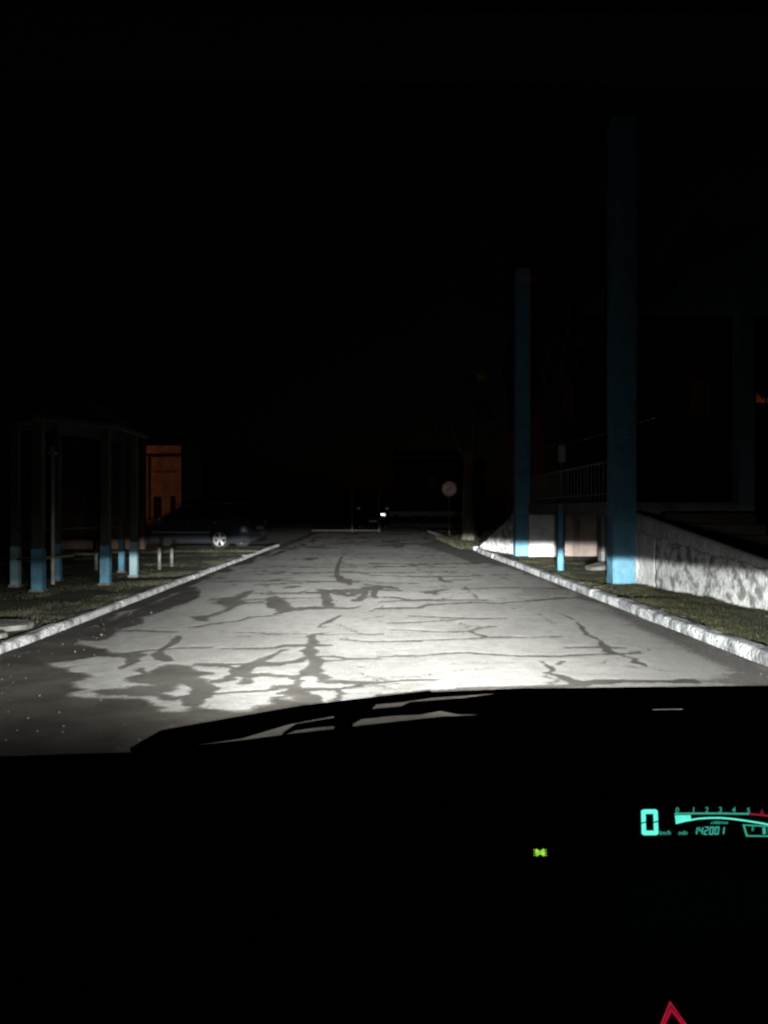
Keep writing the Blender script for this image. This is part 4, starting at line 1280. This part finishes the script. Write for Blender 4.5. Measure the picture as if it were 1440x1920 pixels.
# dashboard: a crest under the screen, falling to the fascia
crest = [(-.95, .885), (-.70, .892), (-.464, .8947), (-.297, .8993), (-.164, .9133), (-.095, .922), (-.045, .9273), (-.007, .932), (.087, .942), (.203, .9467), (.339, .949), (.50, .9507), (.78, .945), (.98, .93)]
prof = [(.16, -.075), (.10, -.038), (.04, -.013), (0, 0), (-.05, -.012), (-.10, -.05), (-.15, -.125), (-.22, -.15), (-.36, -.20), (-.42, -.40), (-.44, -.62)]
vs, fs = [], []
for (x, z) in crest:
    for (dy, dz) in prof:
        vs.append((x, 1.0 + dy, z + dz))
n = len(prof)
for i in range(len(crest) - 1):
    for j in range(n - 1):
        fs.append((i * n + j, i * n + j + 1, (i + 1) * n + j + 1, (i + 1) * n + j))
dash = vp('dashboard', MB().add(vs, fs), M['black_plastic'], smooth=True)

# windscreen and its surround
ws = MB()
vs, fs = [], []
for j in range(9):
    t = j / 8
    for i in range(13):
        u = i / 12 * 2 - 1
        wd = .90 - .16 * t
        vs.append((VX0 + u * wd, 1.34 - .78 * t - .13 * u * u * (1 - .3 * t), .80 + .71 * t + .012 * math.sin(math.pi * t)))
for j in range(8):
    for i in range(12):
        fs.append((j * 13 + i, j * 13 + i + 1, (j + 1) * 13 + i + 1, (j + 1) * 13 + i))
vp('windscreen', ws.add(vs, fs), pane('windscreen_glass'), smooth=True)
vp('roof_lining', MB().prism([(.56, 1.497), (.60, 1.53), (.3, 1.60), (-1.4, 1.62), (-1.4, 1.58), (.3, 1.555), (.48, 1.50)], 'x', -.75, .85), M['lining'], bevel=.01)
for s in (1, -1):
    x0, x1 = VX0 + s * .86, VX0 + s * .72
    vp('windscreen_pillar', MB().tube([(x0 + .04 * s, 1.14, .78), ((x0 + x1) / 2 + .04 * s, .75, 1.2), (x1 + .04 * s, .40, 1.54)], [.05, .045, .045], 10), M['black_plastic'], smooth=True)
    xs_ = sorted((VX0 + s * .86, VX0 + s * .92))
    dr = vp('front_door', MB().box(xs_[0], xs_[1], -.45, 1.1, .25, .86), M['own'], bevel=.02)
    fwv = wheel(van, s * .80, 1.55, .31, s)
# bonnet falling away below the sight line, bumper
bn = MB()
vs, fs = [], []
sec = [(1.36, .745, .90), (1.5, .715, .89), (1.70, .66, .87), (1.92, .58, .82), (2.0, .50, .78)]
for (y, z, w) in sec:
    for u in (-1, -.85, -.5, 0, .5, .85, 1):
        vs.append((VX0 + u * w, y - .06 * u * u, z - .05 * abs(u) ** 3))
for i in range(len(sec) - 1):
    for j in range(6):
        fs.append((i * 7 + j, i * 7 + j + 1, (i + 1) * 7 + j + 1, (i + 1) * 7 + j))
vp('bonnet', bn.add(vs, fs), M['own'], smooth=True)
vp('bumper', MB().box(VX0 - .82, VX0 + .82, 1.72, 1.995, .22, .48), M['own'], bevel=.05)
for (x, g_), beam in zip(LAMPS, beams):
    h_ = vp('headlight', MB().box(x - .15, x + .15, 1.86, 1.985, .49, .595), M['lens'], bevel=.02)
    beam.parent = h_
    beam.location = (x - VX0, LAMP_Y, LAMP_Z)




def strip(top, bot, y, th=.012):
    """solid strip standing just outside the glass between an upper and a lower line of (x, z)"""
    return MB().prism(top + bot[::-1], 'y', y, y + th)


wp = vp('wiper', strip([(-0.3759, 0.8292), (-0.3300, 0.8550), (-0.2300, 0.8725), (-0.1134, 0.8925), (0.0033, 0.9059), (0.0917, 0.9158), (0.0967, 0.9134), (0.1991, 0.9175), (0.2533, 0.9191)],
                       [(-0.3717, 0.8208), (-0.2033, 0.8441), (-0.1292, 0.8658), (-0.0559, 0.8792), (-0.0350, 0.8809), (0.0017, 0.8900), (0.0083, 0.8967), (0.0483, 0.9000), (0.0925, 0.9066), (0.1991, 0.9134), (0.2533, 0.9158)], 1.25), M['rubber'])
vp('wiper_arm', strip([(-0.1392, 0.8491), (-0.1191, 0.8625), (-0.0559, 0.8725), (-0.0350, 0.8792), (0.0017, 0.8858), (0.0483, 0.8900), (0.0616, 0.8967), (0.0858, 0.8983), (0.1458, 0.9025), (0.2025, 0.9100), (0.2533, 0.9125)],
                      [(-0.1392, 0.8467), (-0.1191, 0.8550), (-0.0825, 0.8600), (-0.0559, 0.8616), (-0.0300, 0.8642), (-0.0150, 0.8725), (0.0350, 0.8775), (0.0783, 0.8792), (0.1092, 0.8850), (0.1366, 0.8792), (0.2533, 0.8767)], 1.255), M['rubber'], wp)
vp('bridge', MB().prism([(-0.0575, 0.8825), (-0.0325, 0.8842), (-0.0309, 0.8708), (-0.0283, 0.8592), (-0.0575, 0.8559)], 'y', 1.246, 1.270), M['rubber'], wp)
w2 = vp('wiper', strip([(0.2450, 0.9187), (0.3033, 0.9191), (0.6200, 0.9217), (0.6950, 0.9200)], [(0.2450, 0.9042), (0.3033, 0.9075), (0.6200, 0.9100), (0.6950, 0.9092)], 1.25), M['rubber'])
vp('wiper_arm', strip([(0.2450, 0.9092), (0.3033, 0.9092), (0.6200, 0.9116), (0.6950, 0.9108)], [(0.2450, 0.8740), (0.4400, 0.8740), (0.4450, 0.8862), (0.4950, 0.8872), (0.5000, 0.8740), (0.6950, 0.8740)], 1.255), M['rubber'], w2)
vp('scuttle', MB().prism([(1.27, .80), (1.35, .762), (1.37, .735), (1.27, .76)], 'x', -.85, .95), M['black_plastic'])

# digital instrument display: laid out in its own plane, u to the right, v up, metres
me = MB().box(-.022, .215, -.022, .048, -.006, -.002).mesh('instrument_display', M['vfd_screen'], bevel=.001)
dsp = link('instrument_display', me, van, (.2884 - VX0, .85, .8526), (R(70), 0, 0))


def seg7(mb, chars, x, y, w, h, t, sh, pitch):
    SEG = {'0': 'abcdef', '1': 'bc', '2': 'abged', '4': 'fgbc'}
    for ch in chars:
        for s in SEG[ch]:
            g = t * .35
            hh = h / 2
            q_ = {'a': [(t * .45, h), (w - t * .45, h), (w, h - t * .35), (w - t, h - t + .0001), (t, h - t + .0001), (0, h - t * .35)], 'd': [(t * .45, 0), (0, t * .35), (t, t - .0001), (w - t, t - .0001), (w, t * .35), (w - t * .45, 0)],
                  'g': [(t * .6, hh + t * .45), (w - t * .6, hh + t * .45), (w - t * .6, hh - t * .45), (t * .6, hh - t * .45)],
                  'f': [(0, h - t * .3), (t, h - t), (t, hh + t * .2), (0, hh - t * .05)], 'b': [(w, h - t * .3), (w - t, h - t), (w - t, hh + t * .1), (w, hh + t * .35)],
                  'e': [(0, t * .3), (t, t), (t, hh - t * .1), (0, hh - t * .35)], 'c': [(w, t * .3), (w - t, t), (w - t, hh - t * .2), (w, hh + t * .05)]}[s]
            q_ = [(x + a + b * sh, y + b) for a, b in q_]
            mb.prism(q_, 'z', 0, .0006)
        x += pitch
    return mb


def flat(name, mb, material, parent=None):
    return link(name, mb.mesh(name, material), parent or dsp)


flat('speed_digit', seg7(MB(), '0', .0008, .0002, .0178, .0258, .0046, .09, 0), M['vfd'])


def word(body, size, x, y, material, sh=.25, sp=1.0, nm='lettering'):
    link(nm, text_mesh(body, size, material, sh, .0002, sp), dsp, (x, y, .0002))


word('km/h', .0062, .0195, .0005, M['vfd_dim'])
word('odo', .0062, .0400, .0005, M['vfd_dim'])
flat('odometer', seg7(MB(), '142001', .0555, .0002, .0046, .0082, .0013, .3, .0058), M['vfd_dim'])
word('x1000r/min', .0040, .0765, .0110, M['vfd_dim'])
for n_, (x, y) in enumerate(((.0398, .0225), (.0576, .0227), (.0720, .0227), (.0867, .0227), (.1014, .0225), (.1172, .0216), (.1318, .0200), (.147, .0175), (.161, .014))):
    word(str(n_), .0078, x, y, M['vfd_dim'] if n_ < 6 else M['vfd_red'], .2, nm='scale_number')


def band(name, pts, th, material):
    mb = MB()
    for (x0, y0), (x1, y1) in zip(pts, pts[1:]):
        mb.prism([(x0, y0), (x1, y1), (x1, y1 + th), (x0, y0 + th)], 'z', 0, .0005)
    return flat(name, mb, material)


band('scale_line', [(.0390, .0207), (.06, .0208), (.09, .0207), (.1190, .0200)], .0017, M['vfd_dim'])
band('red_zone', [(.1192, .0199), (.135, .0186), (.15, .0165), (.17, .013)], .0019, M['vfd_red'])
band('scale_arc', [(.0390, .0112), (.0500, .0136), (.0640, .0157), (.0765, .0163), (.0880, .0163), (.1000, .0153), (.1150, .0133), (.1330, .0104), (.15, .007)], .0015, M['vfd'])
mb = MB()
for k in range(9):
    x = .0392 + k * .00190
    b0 = .0125 + (.0150 - .0125) * k / 9
    mb.prism([(x, b0), (x + .0015, b0), (x + .0015, .0200), (x, .0200)], 'z', 0, .0005)
flat('rev_bars', mb, M['vfd'])
mb = MB()
for pts in ([(.1110, .0103), (.1128, .0103), (.1148, -.0018), (.1130, -.0018)], [(.1128, .0103), (.19, .0066), (.19, .0053), (.1128, .0090)], [(.1148, -.0005), (.19, -.0018), (.19, -.0030), (.1148, -.0018)]):
    mb.prism(pts, 'z', 0, .0005)
flat('fuel_gauge_frame', mb, M['vfd_dim'])
word('E', .0060, .1195, .0040, M['vfd_dim'])
mb = MB()
for k in range(4):
    mb.prism([(.1312 + k * .006, .0005), (.1345 + k * .006, .0005), (.1352 + k * .006, .0075), (.1320 + k * .006, .0075)], 'z', 0, .0005)
flat('fuel_bars', mb, M['vfd_dim'])

# cowl over the display
vp('instrument_cowl', MB().prism([(.893, .84), (.893, .924), (.79, .926), (.79, .933), (.90, .936), (.902, .84)], 'x', .22, .62), M['black_plastic'])

# side light tell-tale: two small lamps back to back
tl = link('telltale', MB().box(-.010, .010, -.007, .007, -.004, -.0006).mesh('telltale', M['vfd_screen'], bevel=.001), van, (.159 - VX0, .75, .878), (R(70), 0, 0))
mb = MB()
for s in (1, -1):
    mb.prism([(s * .0002, .0014), (s * .0022, .0026), (s * .0036, .0034), (s * .0042, .0012), (s * .0042, -.0012), (s * .0036, -.0034), (s * .0022, -.0026), (s * .0002, -.0014)], 'z', 0, .0005)
    for a in (-1, 0, 1):
        mb.prism([(s * .0043, a * .0017 - .0003), (s * .0060, a * .0026 - .0003), (s * .0060, a * .0026 + .0003), (s * .0043, a * .0017 + .0003)], 'z', 0, .0005)
link('side_light_symbol', mb.mesh('side_light_symbol', M['green']), tl)

# hazard warning switch with its red triangle
hz = link('hazard_switch', MB().box(-.022, .022, -.020, .016, -.012, -.001).mesh('hazard_switch', M['black_plastic'], bevel=.003), van, (.2276 - VX0, .60, .8155), (R(62), 0, 0))


def tri(h, base):
    return [(0, h), (base, -h * .9), (-base, -h * .9)]


mb = MB()


def tri_ring(mb, o, i, th):
    n_ = 3
    vs = [(*p, 0) for p in o] + [(*p, 0) for p in i] + [(*p, th) for p in o] + [(*p, th) for p in i]
    fs = []
    for k in range(3):
        j = (k + 1) % 3
        fs += [(6 + k, 6 + j, 9 + j, 9 + k), (k, 3 + k, 3 + j, j), (k, j, 6 + j, 6 + k), (3 + k, 9 + k, 9 + j, 3 + j)]
    mb.add(vs, fs)
    return mb


link('warning_triangle', tri_ring(MB(), tri(.0110, .0138), tri(.0046, .0066), .0006).mesh('warning_triangle', M['haz']), hz)
link('triangle_outline', tri_ring(MB(), tri(.0118, .0146), tri(.0108, .0136), .0009).mesh('triangle_outline', M['haz2']), hz)
link('triangle_outline', tri_ring(MB(), tri(.0072, .0095), tri(.0065, .0087), .0009).mesh('triangle_outline', M['haz2']), hz)
